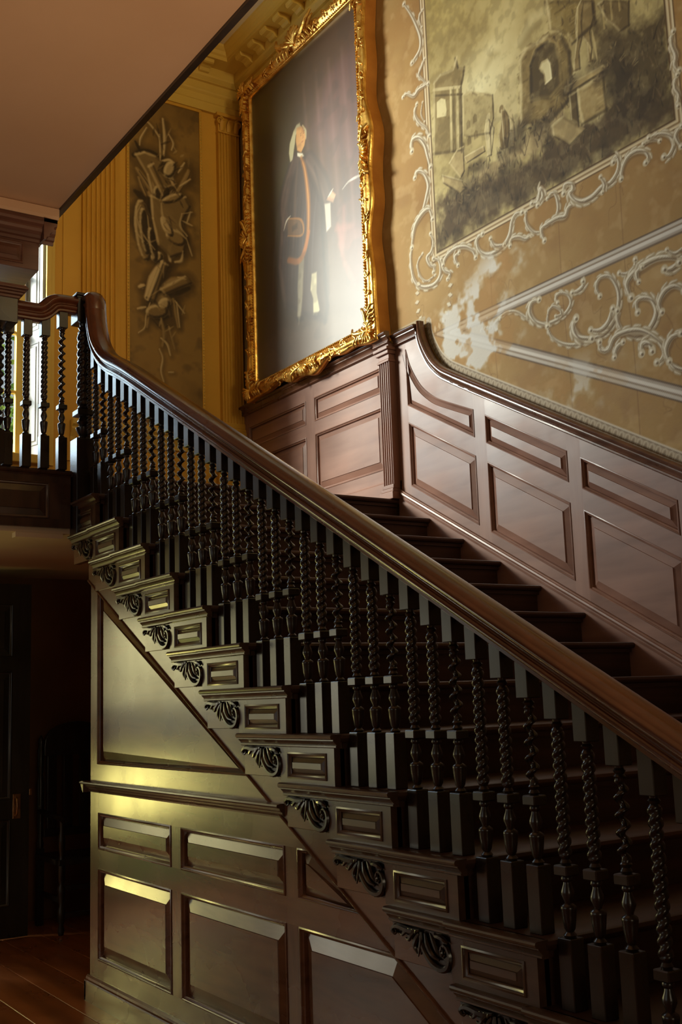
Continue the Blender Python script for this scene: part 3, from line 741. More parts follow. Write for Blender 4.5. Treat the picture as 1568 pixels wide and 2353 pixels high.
raised_panel([(-2.49, -1.18), (XD(-1.18, -2.345), -1.18), (-2.49, LINE(-2.345, -2.49))], f, up, M['panel'], mw=.014, bev=.035, depth=.020, rise=-.002, back=.035)
raised_panel([(-5.318, -.275), (XD(-.275, -2.335), -.275), (-5.318, LINE(-2.335, -5.318))], f, up, M['panel'], mw=.016, bev=.045, depth=.022, rise=-.004, back=.035)
DR = [(0, -.048), (.006, -.048), (.008, -.042), (.014, -.040), (.020, -.032), (.022, -.026), (.026, -.025), (.030, -.020), (.032, -.012), (.040, -.010), (.044, -.005), (.042, .001), (.030, .004), (0, .004)]
link_mesh('chair_rail', *sweep_line(DR, lambda p, q, a: (a, PF-p, -.362+q), -5.452, XD(-.41)+.02), M['stairwood_x'], up, smooth=35)
link_mesh('chair_rail', *sweep_line(DR, lambda p, q, a: (-5.41-p, a, -.362+q), PF-.04, PF+.10), M['stairwood_x'], up, smooth=35)
link_mesh('base_board', *sweep_line([(0, FLOOR), (.022, FLOOR), (.022, -1.292), (.020, -1.286), (.014, -1.282), (.012, -1.272), (.004, -1.264), (0, -1.264)], lambda p, q, a: (a, PF-p, q), -5.432, XD(-1.264)+.05), M['panel'], up)
link_mesh('base_board', *box(-5.434, -5.41, PF-.022, PF+.5, FLOOR, -1.285), M['panel'], up, bevel=.003)
wall_under = structure('wall_understair', *box(-5.415, -5.36, PF+.032, YW, FLOOR, .894), M['brownwall'])

# ------------------------------------------------------------------ wainscot along the stair wall
st = empty('stair_wainscot', (-3.9, 4.13, .2), 'red brown raised wainscot panelling stepping down along the flight below the mural', 'wainscot')
WF = 4.136
g = onY(WF)
par = lambda x0, x1, c0, c1: [(x0, LINE(c0, x0)), (x1, LINE(c0, x1)), (x1, LINE(c1, x1)), (x0, LINE(c1, x0))]
stiles = [(-5.49, -5.435), (-4.816, -4.716), (-4.094, -3.998), (-3.407, -3.31), (-2.69, -2.595), (-1.97, -1.875), (-1.25, -1.2)]
inner = smooth_path([(-5.322, 2.235), (-5.314, 2.19), (-5.283, 2.107), (-5.231, 2.02), (-5.179, 1.958), (-5.103, 1.897), (-4.991, 1.834), (-4.90, LINE(-.889, -4.90))], 5)
ptop = smooth_path([(-5.435, 2.165), (-5.425, 2.135), (-5.40, 2.057), (-5.347, 1.964), (-5.286, 1.885), (-5.209, 1.819), (-5.133, 1.770), (-4.982, 1.700), (-4.816, 1.626)], 4)
tops = [(x, z) for x, z in inner]
# stiles
board('stile', [(-5.535, LINE(-1.75, -5.535)), (-5.435, LINE(-1.75, -5.435)), (-5.435, 2.235), (-5.535, 2.235)], g, M['dado_v'], st)
for x0, x1 in stiles[1:]:
    board('stile', par(x0, x1, -1.75, -.885), g, M['dado_v'], st)
bays = [(stiles[i][1], stiles[i+1][0]) for i in range(len(stiles)-1)]
for n_, (x0, x1) in enumerate(bays):
    board('rail', par(x0, x1, -1.75, -1.684), g, M['dado'], st)
    board('rail', par(x0, x1, -1.28, -1.17), g, M['dado'], st)
    if n_: board('rail', par(x0, x1, -1.005, -.885), g, M['dado'], st)
    kw2 = dict(mw=.018, bev=.040, depth=.018, rise=0.0, back=.022)
    raised_panel(par(x0, x1, -1.684, -1.28), g, st, M['dado'], **kw2)
    if n_: raised_panel(par(x0, x1, -1.17, -1.005), g, st, M['dado'], mw=.016, bev=.030, depth=.018, rise=0.0, back=.022)
# first bay: rail and panel swept up with the ramp
top_poly = [tuple(p) for p in ptop]+[(-4.816, LINE(-.885, -4.816))]+[tuple(p) for p in inner[::-1]]+[(-5.435, 2.235)]
board('ramped_rail', top_poly, g, M['dado'], st)
pa = [(-5.435, LINE(-1.17, -5.435)), (-4.816, LINE(-1.17, -4.816))]+[tuple(p) for p in ptop[::-1]]
raised_panel(pa, g, st, M['dado'], mw=.014, bev=.026, depth=.018, rise=0.0, back=.022)
# cap moulding following the rake and the ramp: q is measured down from the outer edge
CAP = [(0, 0), (.030, 0), (.040, .004), (.046, .012), (.044, .022), (.036, .028), (.032, .030), (.032, .036), (.026, .040), (.018, .050), (.014, .062), (.018, .066), (.018, .074), (.010, .080), (0, .082)]
outer = smooth_path([(-5.238, 2.290), (-5.237, 2.265), (-5.231, 2.217), (-5.209, 2.152), (-5.166, 2.072), (-5.122, 2.013), (-5.055, 1.952), (-4.973, 1.902), (-4.864, LINE(-.8165, -4.864)), (-4.726, LINE(-.8165, -4.726))], 6)
cp = np.vstack([outer, [(x, LINE(-.8165, x)) for x in np.linspace(-4.5, -1.2, 8)]])
T = np.gradient(cp, axis=0); T /= np.linalg.norm(T, axis=1)[:, None]
link_mesh('cap_rail', *loft([[(x+tz*q, WF-p, z-tx*q) for p, q in CAP] for (x, z), (tx, tz) in zip(cp, T)]), M['dadorail'], st, smooth=45)
link_mesh('cap_rail', *sweep_line(CAP, lambda p, q, a: (a, WF-p, 2.290-q), -5.54, -5.30), M['dadorail'], st, smooth=45)

# wainscot along the landing
lw = empty('landing_wainscot', (-6.5, 4.13, LAND), 'red brown wainscot panelling on the landing wall beneath the gilt framed portrait', 'wainscot')
cols = [(-7.50, -6.655), (-6.535, -5.705)]
link_mesh('base_board', *sweep_line([(0, LAND), (.016, LAND), (.016, 1.345), (.010, 1.352), (.006, 1.362), (0, 1.364)], lambda p, q, a: (a, WF-p, q), XE, -5.70), M['dado'], lw)
for x0, x1 in [(XE, -7.50), (-6.655, -6.535), (-5.705, -5.535)]: board('stile', rect(x0, x1, 1.34, 2.235), g, M['dado_v'], lw)
for x0, x1 in cols:
    for z0, z1 in [(1.34, 1.440), (1.855, 1.950), (2.122, 2.235)]: board('rail', rect(x0, x1, z0, z1), g, M['dado'], lw)
    raised_panel(rect(x0, x1, 1.440, 1.855), g, lw, M['dado'], mw=.018, bev=.040, depth=.018, rise=0.0, back=.022)
    raised_panel(rect(x0, x1, 1.950, 2.122), g, lw, M['dado'], mw=.016, bev=.030, depth=.018, rise=0.0, back=.022)
link_mesh('cap_rail', *sweep_line(CAP, lambda p, q, a: (a, WF-p, 2.305-q), XE, -5.68), M['dadorail'], lw, smooth=45)
# fluted pilaster where landing and flight meet
wp = empty('wainscot_pilaster', (-5.605, 4.10, LAND), 'narrow fluted red brown pilaster between landing wainscot and stair wainscot', 'pilaster')
link_mesh('shaft', *fluted(-5.662, -5.552, 1.315, 2.115, 0, .050, 5, .0078, axis='X', yface=WF, deep=1.5), M['dado_v'], wp)
link_mesh('base', *merge(box(-5.69, -5.545, WF-.068, WF, LAND, 1.268), box(-5.68, -5.548, WF-.062, WF, 1.268, 1.29), box(-5.67, -5.55, WF-.056, WF, 1.29, 1.316)), M['dado'], wp, bevel=.005)
link_mesh('capital', *merge(box(-5.672, -5.546, WF-.058, WF, 2.114, 2.132), box(-5.664, -5.552, WF-.050, WF, 2.132, 2.165), box(-5.678, -5.542, WF-.064, WF, 2.165, 2.19), box(-5.69, -5.535, WF-.076, WF, 2.19, 2.212), box(-5.668, -5.548, WF-.054, WF, 2.212, 2.235)), M['dado'], wp, bevel=.005)
link_mesh('cap_rail', *sweep_line(CAP, lambda p, q, a: (a, WF-.05-p, 2.308-q), -5.70, -5.535), M['dadorail'], wp, smooth=45)

# ------------------------------------------------------------------ door, hall chair
dr = empty('door_1', (-7.10, 1.8, FLOOR), kind='structure')
hx = -7.075
link_mesh('door_leaf', *box(-7.125, hx-.012, 1.35, 2.283, FLOOR+.015, .79), M['doorpaint'], dr, bevel=.003)
dz = [FLOOR+.015, FLOOR+.20, -.665, -.545, .235, .33, .66, .79]
for y0, y1 in [(1.35, 1.47), (1.77, 1.86), (2.165, 2.283)]: link_mesh('stile', *box(hx-.012, hx, y0, y1, dz[0], dz[-1]), M['doorpaint'], dr)
for y0, y1 in [(1.47, 1.77), (1.86, 2.165)]:
    for a, b_ in [(0, 1), (2, 3), (4, 5), (6, 7)]: link_mesh('rail', *box(hx-.012, hx, y0, y1, dz[a], dz[b_]), M['doorpaint'], dr)
    for a, b_ in [(1, 2), (3, 4), (5, 6)]: raised_panel(rect(y0, y1, dz[a], dz[b_]), onX(hx), dr, M['doorpaint'], mw=.014, bev=.035, depth=.010, rise=-.002, back=.011)
lk = link_mesh('lock_plate', *box(hx, hx+.008, 2.178, 2.228, -.665, -.515), M['brass'], dr, bevel=.004)
link_mesh('handle', *tube(smooth_path([(hx+.006, 2.195, -.535), (hx+.035, 2.195, -.545), (hx+.045, 2.195, -.59), (hx+.035, 2.195, -.635), (hx+.006, 2.195, -.645)], 5), .007, 8, up=(0, 1, 0)), M['brass'], lk, smooth=60)
link_mesh('latch', *box(hx-.03, hx, 2.283, 2.30, -.53, -.49), M['brass'], dr, bevel=.003)
structure('wall_door_side', *box(XE, -7.10, 1.25, 1.345, FLOOR, .90), M['brownwall'])
# raised border of the brown wall covering beside the chair
structure('trim_8', *merge(box(XE, XE+.02, 2.93, 2.985, FLOOR, .895), box(XE, XE+.02, 2.985, 3.10, FLOOR, .895)), M['blackwood'])

ch = empty('hall_chair', (-7.25, 2.70, FLOOR), 'dark high backed wooden armchair with arched crest in the shadowed passage', 'chair')
cx0, cx1, cy0, cy1 = -7.44, -6.98, 2.44, 2.98
zs = FLOOR+.45
link_mesh('seat', *box(cx0, cx1, cy0, cy1, zs-.035, zs), M['blackwood'], ch, bevel=.008)
for a, b_ in [(cx1-.03, cy0+.03), (cx1-.03, cy1-.03)]:
    link_mesh('leg', *merge(lathe([(.016, FLOOR), (.022, FLOOR+.03), (.014, FLOOR+.06), (.024, FLOOR+.09), (.024, FLOOR+.15), (.014, FLOOR+.17), (.024, FLOOR+.24), (.026, FLOOR+.28), (.014, FLOOR+.30), (.024, FLOOR+.33), (.024, zs-.03), (.018, zs), (.014, zs+.03), (.022, zs+.07), (.024, zs+.12), (.014, zs+.17), (.018, zs+.25)], a, b_, 12)), M['blackwood'], ch, smooth=50)
for b_ in (cy0+.03, cy1-.03):
    link_mesh('back_post', *merge(box(cx0, cx0+.04, b_-.022, b_+.022, FLOOR, zs+.03), lathe([(.02, zs+.03), (.024, zs+.06), (.014, zs+.10), (.022, zs+.20), (.024, zs+.45), (.014, zs+.50), (.022, zs+.54), (.022, zs+.66), (.012, zs+.69), (.020, zs+.72), (.004, zs+.755)], cx0+.02, b_, 12)), M['blackwood'], ch, smooth=50)
    link_mesh('arm', *tube(smooth_path([(cx0+.02, b_, zs+.27), (cx0+.2, b_, zs+.255), (cx1-.05, b_, zs+.25), (cx1+.03, b_, zs+.235)], 4), [.02]*13, 8, flat=(1.3, .8), up=(0, 0, 1)), M['blackwood'], ch, smooth=60)
    link_mesh('stretcher', *box(cx0+.03, cx1-.03, b_-.012, b_+.012, FLOOR+.19, FLOOR+.22), M['blackwood'], ch, bevel=.004)
for z_ in (FLOOR+.10, FLOOR+.26): link_mesh('stretcher', *box(cx1-.045, cx1-.015, cy0+.04, cy1-.04, z_, z_+.03), M['blackwood'], ch, bevel=.006)
ymid = (cy0+cy1)/2; wd_ = cy1-cy0-.06
arch = [(cy0+.05, zs+.62), (cy1-.05, zs+.62)]+[(ymid+(wd_/2-.02)*math.cos(t), zs+.68+(.16*max(0, math.sin(t))**.8)*(1 if True else 0)) for t in [math.pi*i/14 for i in range(15)]]
link_mesh('crest_rail', *prism(arch, lambda u, v, h: (cx0+h, u, v), .006, .034), M['blackwood'], ch, bevel=.004)
link_mesh('back_rail', *box(cx0+.006, cx0+.034, cy0+.05, cy1-.05, zs+.10, zs+.15), M['blackwood'], ch, bevel=.004)
for k in range(4):
    yy = cy0+.105+k*.11
    link_mesh('splat', *box(cx0+.012, cx0+.028, yy-.032, yy+.032, zs+.15, zs+.62), M['blackwood'], ch, bevel=.004)

# ------------------------------------------------------------------ foliage outside the landing window
m, nt, b = new_mat('leaf_green'); 
tc = nt.nodes.new('ShaderNodeTexCoord'); nn = nt.nodes.new('ShaderNodeTexNoise'); nn.inputs['Scale'].default_value = 1.2
nt.links.new(tc.outputs['Object'], nn.inputs['Vector']); rr = ramp(nt, [(.35, (.10, .26, .04)), (.65, (.34, .50, .10))]); nt.links.new(nn.outputs['Fac'], rr.inputs['Fac']); nt.links.new(rr.outputs[0], b.inputs['Base Color'])
setp(b, Roughness=.6, Transmission_Weight=0.0)
M['leaf'] = m
def tree(loc, rad, h, n, label, sc):
    t = empty('garden_tree', loc, label, 'tree', 'trees outside the landing window')
    link_mesh('trunk', *lathe([(.16, loc[2]), (.12, loc[2]+h*.5), (.05, loc[2]+h*.9)], loc[0], loc[1], 10), M['blackwood'], t, smooth=60)
    rng = np.random.RandomState(int(abs(loc[1]*10))+3)
    V = []; F = []
    for c in range(46):
        d = rng.normal(size=3); d /= np.linalg.norm(d); cc = np.array([loc[0], loc[1], loc[2]+h*.72])+d*rng.uniform(.25, 1)*np.array([rad, rad, h*.36])
        for q in range(n):
            p = cc+rng.normal(size=3)*.20
            a = rng.normal(size=3); a /= np.linalg.norm(a); bb = np.cross(a, rng.normal(size=3)); bb /= np.linalg.norm(bb)
            s = sc*rng.uniform(.6, 1.2); i0 = len(V)
            V += [tuple(p-a*s), tuple(p+bb*s*.45), tuple(p+a*s), tuple(p-bb*s*.45)]
            F.append((i0, i0+1, i0+2, i0+3))
    o = link_mesh('foliage', V, F, M['leaf'], t, clean=False)
    return t
tree((-15.5, 4.6, FLOOR-.6), 1.5, 7.2, 26, 'leafy green tree seen through the landing window', .10)
lawn = tag(link_mesh('lawn', *box(-40, -7.95, -25, 25, FLOOR-.7, FLOOR-.6), M['leaf'], None), kind='structure')

# ------------------------------------------------------------------ a small painter: brushes colours onto a fine grid of vertices
SCROLLS = [([(-5.314, 4.503), (-5.246, 4.393), (-5.191, 4.278), (-5.156, 4.176), (-5.168, 4.1), (-5.228, 4.063), (-5.26, 4.052)], 0.031), ([(-5.122, 4.35), (-5.161, 4.317), (-5.141, 4.237)], 0.0186), ([(-5.101, 3.819), (-5.167, 3.893), (-5.195, 3.935), (-5.161, 3.972), (-5.128, 4.009)], 0.0217), ([(-5.371, 3.866), (-5.327, 3.868), (-5.257, 3.818), (-5.203, 3.836), (-5.151, 3.831), (-5.106, 3.828)], 0.0248), ([(-5.23, 3.748), (-5.255, 3.692), (-5.219, 3.62), (-5.148, 3.546), (-5.117, 3.478)], 0.0248), ([(-5.169, 3.731), (-5.189, 3.66), (-5.159, 3.592)], 0.0124), ([(-5.304, 3.456), (-5.293, 3.526), (-5.227, 3.516), (-5.17, 3.443), (-5.146, 3.358), (-5.123, 3.269)], 0.0341), ([(-5.287, 3.267), (-5.249, 3.297), (-5.185, 3.249), (-5.151, 3.162), (-5.176, 3.094), (-5.212, 3.029), (-5.245, 3.003)], 0.031), ([(-5.129, 2.925), (-5.153, 2.999), (-5.214, 3.004), (-5.288, 2.967), (-5.323, 2.915), (-5.351, 2.819)], 0.031), ([(-5.351, 2.819), (-5.368, 2.733), (-5.346, 2.607), (-5.27, 2.529), (-5.152, 2.502), (-5.08, 2.541), (-5.083, 2.631), (-5.139, 2.67)], 0.0279), ([(-5.244, 2.74), (-5.298, 2.695), (-5.284, 2.611), (-5.218, 2.55), (-5.128, 2.557)], 0.0155), ([(-5.156, 2.838), (-5.131, 2.776), (-5.155, 2.721), (-5.2, 2.699), (-5.18, 2.646), (-5.134, 2.61), (-5.146, 2.583)], 0.0232), ([(-5.063, 2.636), (-5.045, 2.566), (-4.986, 2.52), (-5.013, 2.492)], 0.0232), ([(-5.051, 2.594), (-5.005, 2.64), (-4.928, 2.656), (-4.836, 2.635), (-4.768, 2.585), (-4.745, 2.534)], 0.0279), ([(-4.909, 2.543), (-4.932, 2.601), (-4.893, 2.619)], 0.0248), ([(-4.673, 2.653), (-4.724, 2.636), (-4.715, 2.572), (-4.649, 2.517), (-4.564, 2.504), (-4.486, 2.523), (-4.441, 2.565), (-4.419, 2.627), (-4.383, 2.66), (-4.334, 2.652)], 0.031), ([(-4.607, 2.598), (-4.574, 2.544), (-4.495, 2.52)], 0.0248), ([(-4.447, 2.494), (-4.427, 2.53), (-4.371, 2.52), (-4.317, 2.488), (-4.269, 2.493)], 0.0248), ([(-4.303, 2.64), (-4.302, 2.569), (-4.252, 2.504), (-4.192, 2.481)], 0.0217), ([(-4.13, 2.65), (-4.083, 2.665), (-4.057, 2.62), (-4.056, 2.552), (-4.097, 2.512), (-4.151, 2.5)], 0.0217), ([(-4.253, 2.672), (-4.203, 2.663), (-4.175, 2.726), (-4.162, 2.675), (-4.208, 2.642)], 0.0279), ([(-4.174, 2.423), (-4.191, 2.492), (-4.143, 2.508), (-4.067, 2.512), (-4.008, 2.5), (-3.983, 2.534), (-3.946, 2.541), (-3.897, 2.527)], 0.0279), ([(-4.008, 2.628), (-3.989, 2.671), (-3.942, 2.656), (-3.938, 2.621), (-3.962, 2.609), (-3.93, 2.562), (-3.875, 2.529), (-3.805, 2.527), (-3.734, 2.552), (-3.679, 2.55), (-3.63, 2.582), (-3.612, 2.628), (-3.625, 2.671), (-3.65, 2.65)], 0.031), ([(-3.742, 2.609), (-3.717, 2.555), (-3.737, 2.521)], 0.0217), ([(-3.607, 2.539), (-3.588, 2.596), (-3.552, 2.633), (-3.5, 2.641), (-3.445, 2.617), (-3.424, 2.576), (-3.445, 2.556)], 0.0263), ([(-3.449, 2.658), (-3.397, 2.657), (-3.348, 2.628)], 0.0217), ([(-3.414, 2.673), (-3.335, 2.659), (-3.279, 2.618), (-3.266, 2.566), (-3.3, 2.529), (-3.333, 2.537)], 0.0279), ([(-3.213, 3.135), (-3.228, 3.081), (-3.208, 3.008), (-3.219, 2.962), (-3.199, 2.921)], 0.0279), ([(-3.214, 2.643), (-3.25, 2.609), (-3.227, 2.543)], 0.0248), ([(-3.212, 2.907), (-3.232, 2.856), (-3.211, 2.804), (-3.223, 2.749)], 0.0248), ([(-4.729, 2.082), (-4.653, 2.065), (-4.595, 2.098), (-4.513, 2.119), (-4.432, 2.101), (-4.357, 2.043), (-4.268, 1.982), (-4.179, 1.955), (-4.103, 1.959), (-4.043, 1.978), (-4.01, 2.016), (-4.027, 2.065), (-4.076, 2.093), (-4.114, 2.083), (-4.107, 2.046)], 0.0225), ([(-4.244, 2.109), (-4.303, 2.111), (-4.323, 2.061), (-4.282, 1.998), (-4.194, 1.948)], 0.03), ([(-4.194, 1.948), (-4.18, 2.016), (-4.141, 2.039), (-4.092, 2.004), (-4.087, 1.976), (-4.128, 1.978)], 0.0165), ([(-4.195, 1.943), (-4.17, 1.88), (-4.101, 1.822), (-4.017, 1.787), (-3.933, 1.778), (-3.877, 1.783), (-3.809, 1.778), (-3.746, 1.806), (-3.701, 1.864), (-3.68, 1.94), (-3.693, 2.007), (-3.734, 2.068), (-3.794, 2.078), (-3.825, 2.041), (-3.807, 1.984)], 0.027), ([(-3.983, 1.921), (-4.006, 1.875), (-3.972, 1.816), (-3.884, 1.783)], 0.036), ([(-3.887, 1.828), (-3.82, 1.808), (-3.764, 1.832), (-3.728, 1.894)], 0.03), ([(-3.668, 2.06), (-3.612, 2.039), (-3.565, 2.06), (-3.56, 2.094)], 0.024), ([(-3.605, 1.91), (-3.624, 1.983), (-3.588, 2.022), (-3.509, 2.046), (-3.422, 2.05), (-3.329, 2.021), (-3.253, 1.969)], 0.036), ([(-3.548, 1.973), (-3.556, 2.021), (-3.522, 2.04)], 0.024), ([(-3.7, 1.874), (-3.699, 1.812), (-3.672, 1.763), (-3.606, 1.713), (-3.531, 1.71), (-3.478, 1.744), (-3.454, 1.796), (-3.479, 1.859), (-3.532, 1.886), (-3.571, 1.874), (-3.57, 1.823)], 0.03), ([(-3.832, 1.749), (-3.83, 1.706), (-3.777, 1.691), (-3.733, 1.74), (-3.666, 1.751), (-3.578, 1.735), (-3.508, 1.693), (-3.453, 1.638), (-3.428, 1.582), (-3.447, 1.548), (-3.479, 1.543)], 0.03), ([(-3.566, 1.611), (-3.555, 1.657), (-3.513, 1.645), (-3.502, 1.605)], 0.033), ([(-3.423, 1.778), (-3.433, 1.829), (-3.392, 1.875), (-3.332, 1.879), (-3.284, 1.839)], 0.03), ([(-3.404, 1.526), (-3.416, 1.588), (-3.381, 1.636), (-3.322, 1.643)], 0.03), ([(-3.742, 1.642), (-3.719, 1.685), (-3.678, 1.703)], 0.027), ([(-3.387, 1.982), (-3.346, 1.968), (-3.297, 1.985)], 0.033), ([(-3.362, 2.071), (-3.316, 2.036), (-3.256, 2.048)], 0.021), ([(-3.404, 1.526), (-3.373, 1.489), (-3.307, 1.456)], 0.027), ([(-3.998, 2.067), (-3.955, 2.063), (-3.916, 2.077), (-3.916, 2.104)], 0.027), ([(-4.564, 2.102), (-4.613, 2.082), (-4.6, 2.043)], 0.018), ([(-4.652, 2.076), (-4.694, 2.084), (-4.679, 2.061)], 0.015)]
MURAL = {'skyglow': [(-5.015, 4.275), (-4.215, 3.815), (-4.262, 3.283), (-5.071, 3.549)], 'distwall': [(-4.772, 3.535), (-4.739, 3.596), (-4.652, 3.539), (-4.583, 3.505), (-4.508, 3.454), (-4.444, 3.496), (-4.404, 3.562), (-4.303, 3.57), (-4.312, 3.187), (-4.465, 3.26), (-4.775, 3.383)], 'templewall': [(-5.051, 3.807), (-4.98, 3.83), (-4.855, 3.798), (-4.822, 3.859), (-4.799, 3.782), (-4.742, 3.752), (-4.753, 3.706), (-4.782, 3.643), (-4.806, 3.231), (-5.088, 3.332)], 'templearch': [(-5.034, 3.558), (-5.027, 3.661), (-4.983, 3.666), (-4.942, 3.639), (-4.936, 3.563), (-4.942, 3.527)], 'column1': [(-4.896, 3.695), (-4.855, 3.68), (-4.875, 3.263), (-4.92, 3.276)], 'column2': [(-4.837, 3.671), (-4.787, 3.651), (-4.811, 3.24), (-4.861, 3.256)], 'colosseum': [(-4.777, 3.589), (-4.687, 3.563), (-4.645, 3.523), (-4.584, 3.499), (-4.508, 3.454), (-4.512, 3.308), (-4.554, 3.228), (-4.746, 3.293), (-4.798, 3.33)], 'archwall': [(-4.279, 3.557), (-4.218, 3.598), (-4.123, 3.582), (-4.044, 3.586), (-3.929, 3.51), (-3.88, 3.391), (-3.885, 3.187), (-3.921, 3.115), (-4.061, 3.067), (-4.306, 3.16)], 'archdark': [(-4.208, 3.256), (-4.196, 3.477), (-4.142, 3.544), (-4.048, 3.547), (-3.976, 3.49), (-3.955, 3.385), (-3.957, 3.236), (-4.049, 3.201)], 'archwin': [(-4.125, 3.416), (-4.104, 3.446), (-4.057, 3.44), (-4.037, 3.405), (-4.034, 3.31), (-4.086, 3.301), (-4.092, 3.364)], 'bigwall': [(-4.041, 3.787), (-3.689, 3.581), (-3.688, 3.445), (-3.863, 3.417), (-3.9, 3.495), (-4.027, 3.6)], 'pedtop': [(-3.952, 3.187), (-3.941, 3.216), (-3.67, 3.2), (-3.638, 3.183), (-3.647, 3.16), (-3.924, 3.162)], 'ped': [(-3.859, 3.157), (-3.661, 3.151), (-3.655, 2.939), (-3.836, 2.938), (-3.856, 3.037)], 'pedside': [(-3.918, 3.153), (-3.859, 3.152), (-3.857, 2.948), (-3.916, 3.01)], 'darkmass': [(-3.686, 3.466), (-3.47, 3.322), (-3.225, 3.247), (-3.246, 2.699), (-3.676, 2.862), (-3.642, 3.064), (-3.638, 3.183), (-3.723, 3.228)], 'fore': [(-5.052, 3.029), (-4.881, 2.997), (-4.627, 2.99), (-4.391, 2.936), (-4.137, 2.906), (-4.068, 2.99), (-3.836, 2.938), (-3.642, 2.933), (-3.238, 2.777), (-3.235, 2.694), (-5.076, 2.717)], 'path': [(-4.846, 2.97), (-4.769, 3.013), (-4.552, 3.043), (-4.349, 3.037), (-4.152, 3.088), (-3.968, 3.092), (-3.93, 3.017), (-4.097, 3.004), (-4.179, 2.96), (-4.388, 2.971), (-4.627, 2.99)], 'statue': [(-3.87, 3.265), (-3.864, 3.336), (-3.832, 3.434), (-3.838, 3.529), (-3.816, 3.609), (-3.784, 3.637), (-3.702, 3.589), (-3.697, 3.495), (-3.733, 3.424), (-3.725, 3.33), (-3.74, 3.271), (-3.711, 3.242), (-3.763, 3.26), (-3.766, 3.375), (-3.79, 3.422), (-3.818, 3.358), (-3.82, 3.256)], 'hangcols': [(-3.671, 3.548), (-3.636, 3.55), (-3.457, 3.446), (-3.471, 3.312), (-3.537, 3.31), (-3.578, 3.372), (-3.621, 3.424)], 'fig1': [(-4.584, 3.33), (-4.563, 3.332), (-4.544, 3.304), (-4.514, 3.247), (-4.526, 3.191), (-4.551, 3.092), (-4.591, 3.097), (-4.595, 3.198), (-4.604, 3.264)], 'fig2': [(-4.45, 3.327), (-4.417, 3.317), (-4.388, 3.26), (-4.386, 3.186), (-4.412, 3.078), (-4.479, 3.09), (-4.485, 3.184), (-4.456, 3.256)], 'fig3': [(-4.38, 3.256), (-4.343, 3.202), (-4.343, 3.106), (-4.368, 3.052), (-4.396, 3.07)], 'block1': [(-5.012, 3.168), (-4.821, 3.048), (-4.789, 2.984), (-4.846, 2.976), (-5.006, 3.114)], 'block2': [(-4.063, 3.045), (-3.971, 3.059), (-3.811, 2.904), (-3.93, 2.869), (-4.053, 2.983)], 'table': [(-4.8, 3.191), (-4.611, 3.18), (-4.605, 3.141), (-4.777, 3.142)], 'steps': [(-4.94, 3.214), (-4.86, 3.268), (-4.794, 3.264), (-4.798, 3.101), (-4.838, 3.068)]}
PORTRAIT = {'wig': [(-6.564, 4.216), (-6.516, 4.21), (-6.5, 4.159), (-6.577, 4.143), (-6.601, 4.058), (-6.635, 3.967), (-6.668, 3.966), (-6.684, 4.042), (-6.667, 4.109), (-6.614, 4.181)], 'face': [(-6.565, 4.19), (-6.499, 4.175), (-6.455, 4.112), (-6.44, 4.058), (-6.461, 4.005), (-6.51, 3.969), (-6.565, 4.01), (-6.58, 4.091)], 'cravat': [(-6.566, 3.994), (-6.492, 3.956), (-6.471, 3.925), (-6.512, 3.931), (-6.564, 3.965)], 'coat': [(-6.606, 3.975), (-6.511, 3.954), (-6.385, 3.866), (-6.285, 3.709), (-6.227, 3.483), (-6.233, 3.087), (-6.204, 2.686), (-6.245, 2.583), (-6.382, 2.645), (-6.523, 2.708), (-6.667, 2.804), (-6.817, 2.883), (-6.88, 3.218), (-6.825, 3.515), (-6.776, 3.708), (-6.688, 3.884)], 'trim': [(-6.512, 3.928), (-6.471, 3.831), (-6.442, 3.674), (-6.432, 3.516), (-6.452, 3.319), (-6.515, 3.19)], 'cuff': [(-6.22, 3.45), (-6.143, 3.428), (-6.145, 3.251), (-6.206, 3.235)], 'hand': [(-6.193, 3.469), (-6.121, 3.509), (-6.072, 3.459), (-6.109, 3.415)], 'scrollp': [(-5.987, 3.463), (-5.903, 3.486), (-5.758, 3.472), (-5.742, 3.474)], 'lace': [(-6.174, 3.481), (-6.103, 3.516)], 'pocket': [(-6.725, 3.539), (-6.538, 3.455), (-6.526, 3.337), (-6.732, 3.405)], 'cuff2': [(-6.788, 3.469), (-6.745, 3.526), (-6.686, 3.545)], 'drape': [(-6.375, 4.059), (-6.138, 4.398), (-5.927, 4.431), (-5.732, 4.366), (-5.717, 3.848), (-5.723, 3.514), (-5.974, 3.673), (-6.22, 3.905)], 'drape2': [(-6.047, 3.311), (-5.979, 3.323), (-6.011, 3.075), (-6.052, 3.09)], 'skirt': [(-6.843, 3.524), (-6.693, 3.534), (-6.432, 3.431), (-6.419, 3.315), (-6.529, 3.136), (-6.752, 3.21), (-6.787, 3.342)], 'trim2': [(-6.438, 3.323), (-6.494, 3.211), (-6.588, 3.157), (-6.73, 3.214)], 'leg': [(-6.417, 2.998), (-6.349, 2.99), (-6.358, 2.838), (-6.327, 2.7), (-6.368, 2.67), (-6.411, 2.694), (-6.408, 2.811), (-6.439, 2.886)], 'leg2': [(-6.619, 2.771), (-6.564, 2.862), (-6.568, 2.776), (-6.614, 2.681)], 'shoe': [(-6.414, 2.706), (-6.319, 2.686), (-6.284, 2.633), (-6.397, 2.668)], 'floor_': [(-7.238, 2.687), (-6.655, 2.672), (-5.724, 2.498), (-5.732, 2.381), (-7.239, 2.412)], 'dog': [(-6.925, 2.721), (-6.819, 2.722), (-6.779, 2.677), (-6.885, 2.675)]}
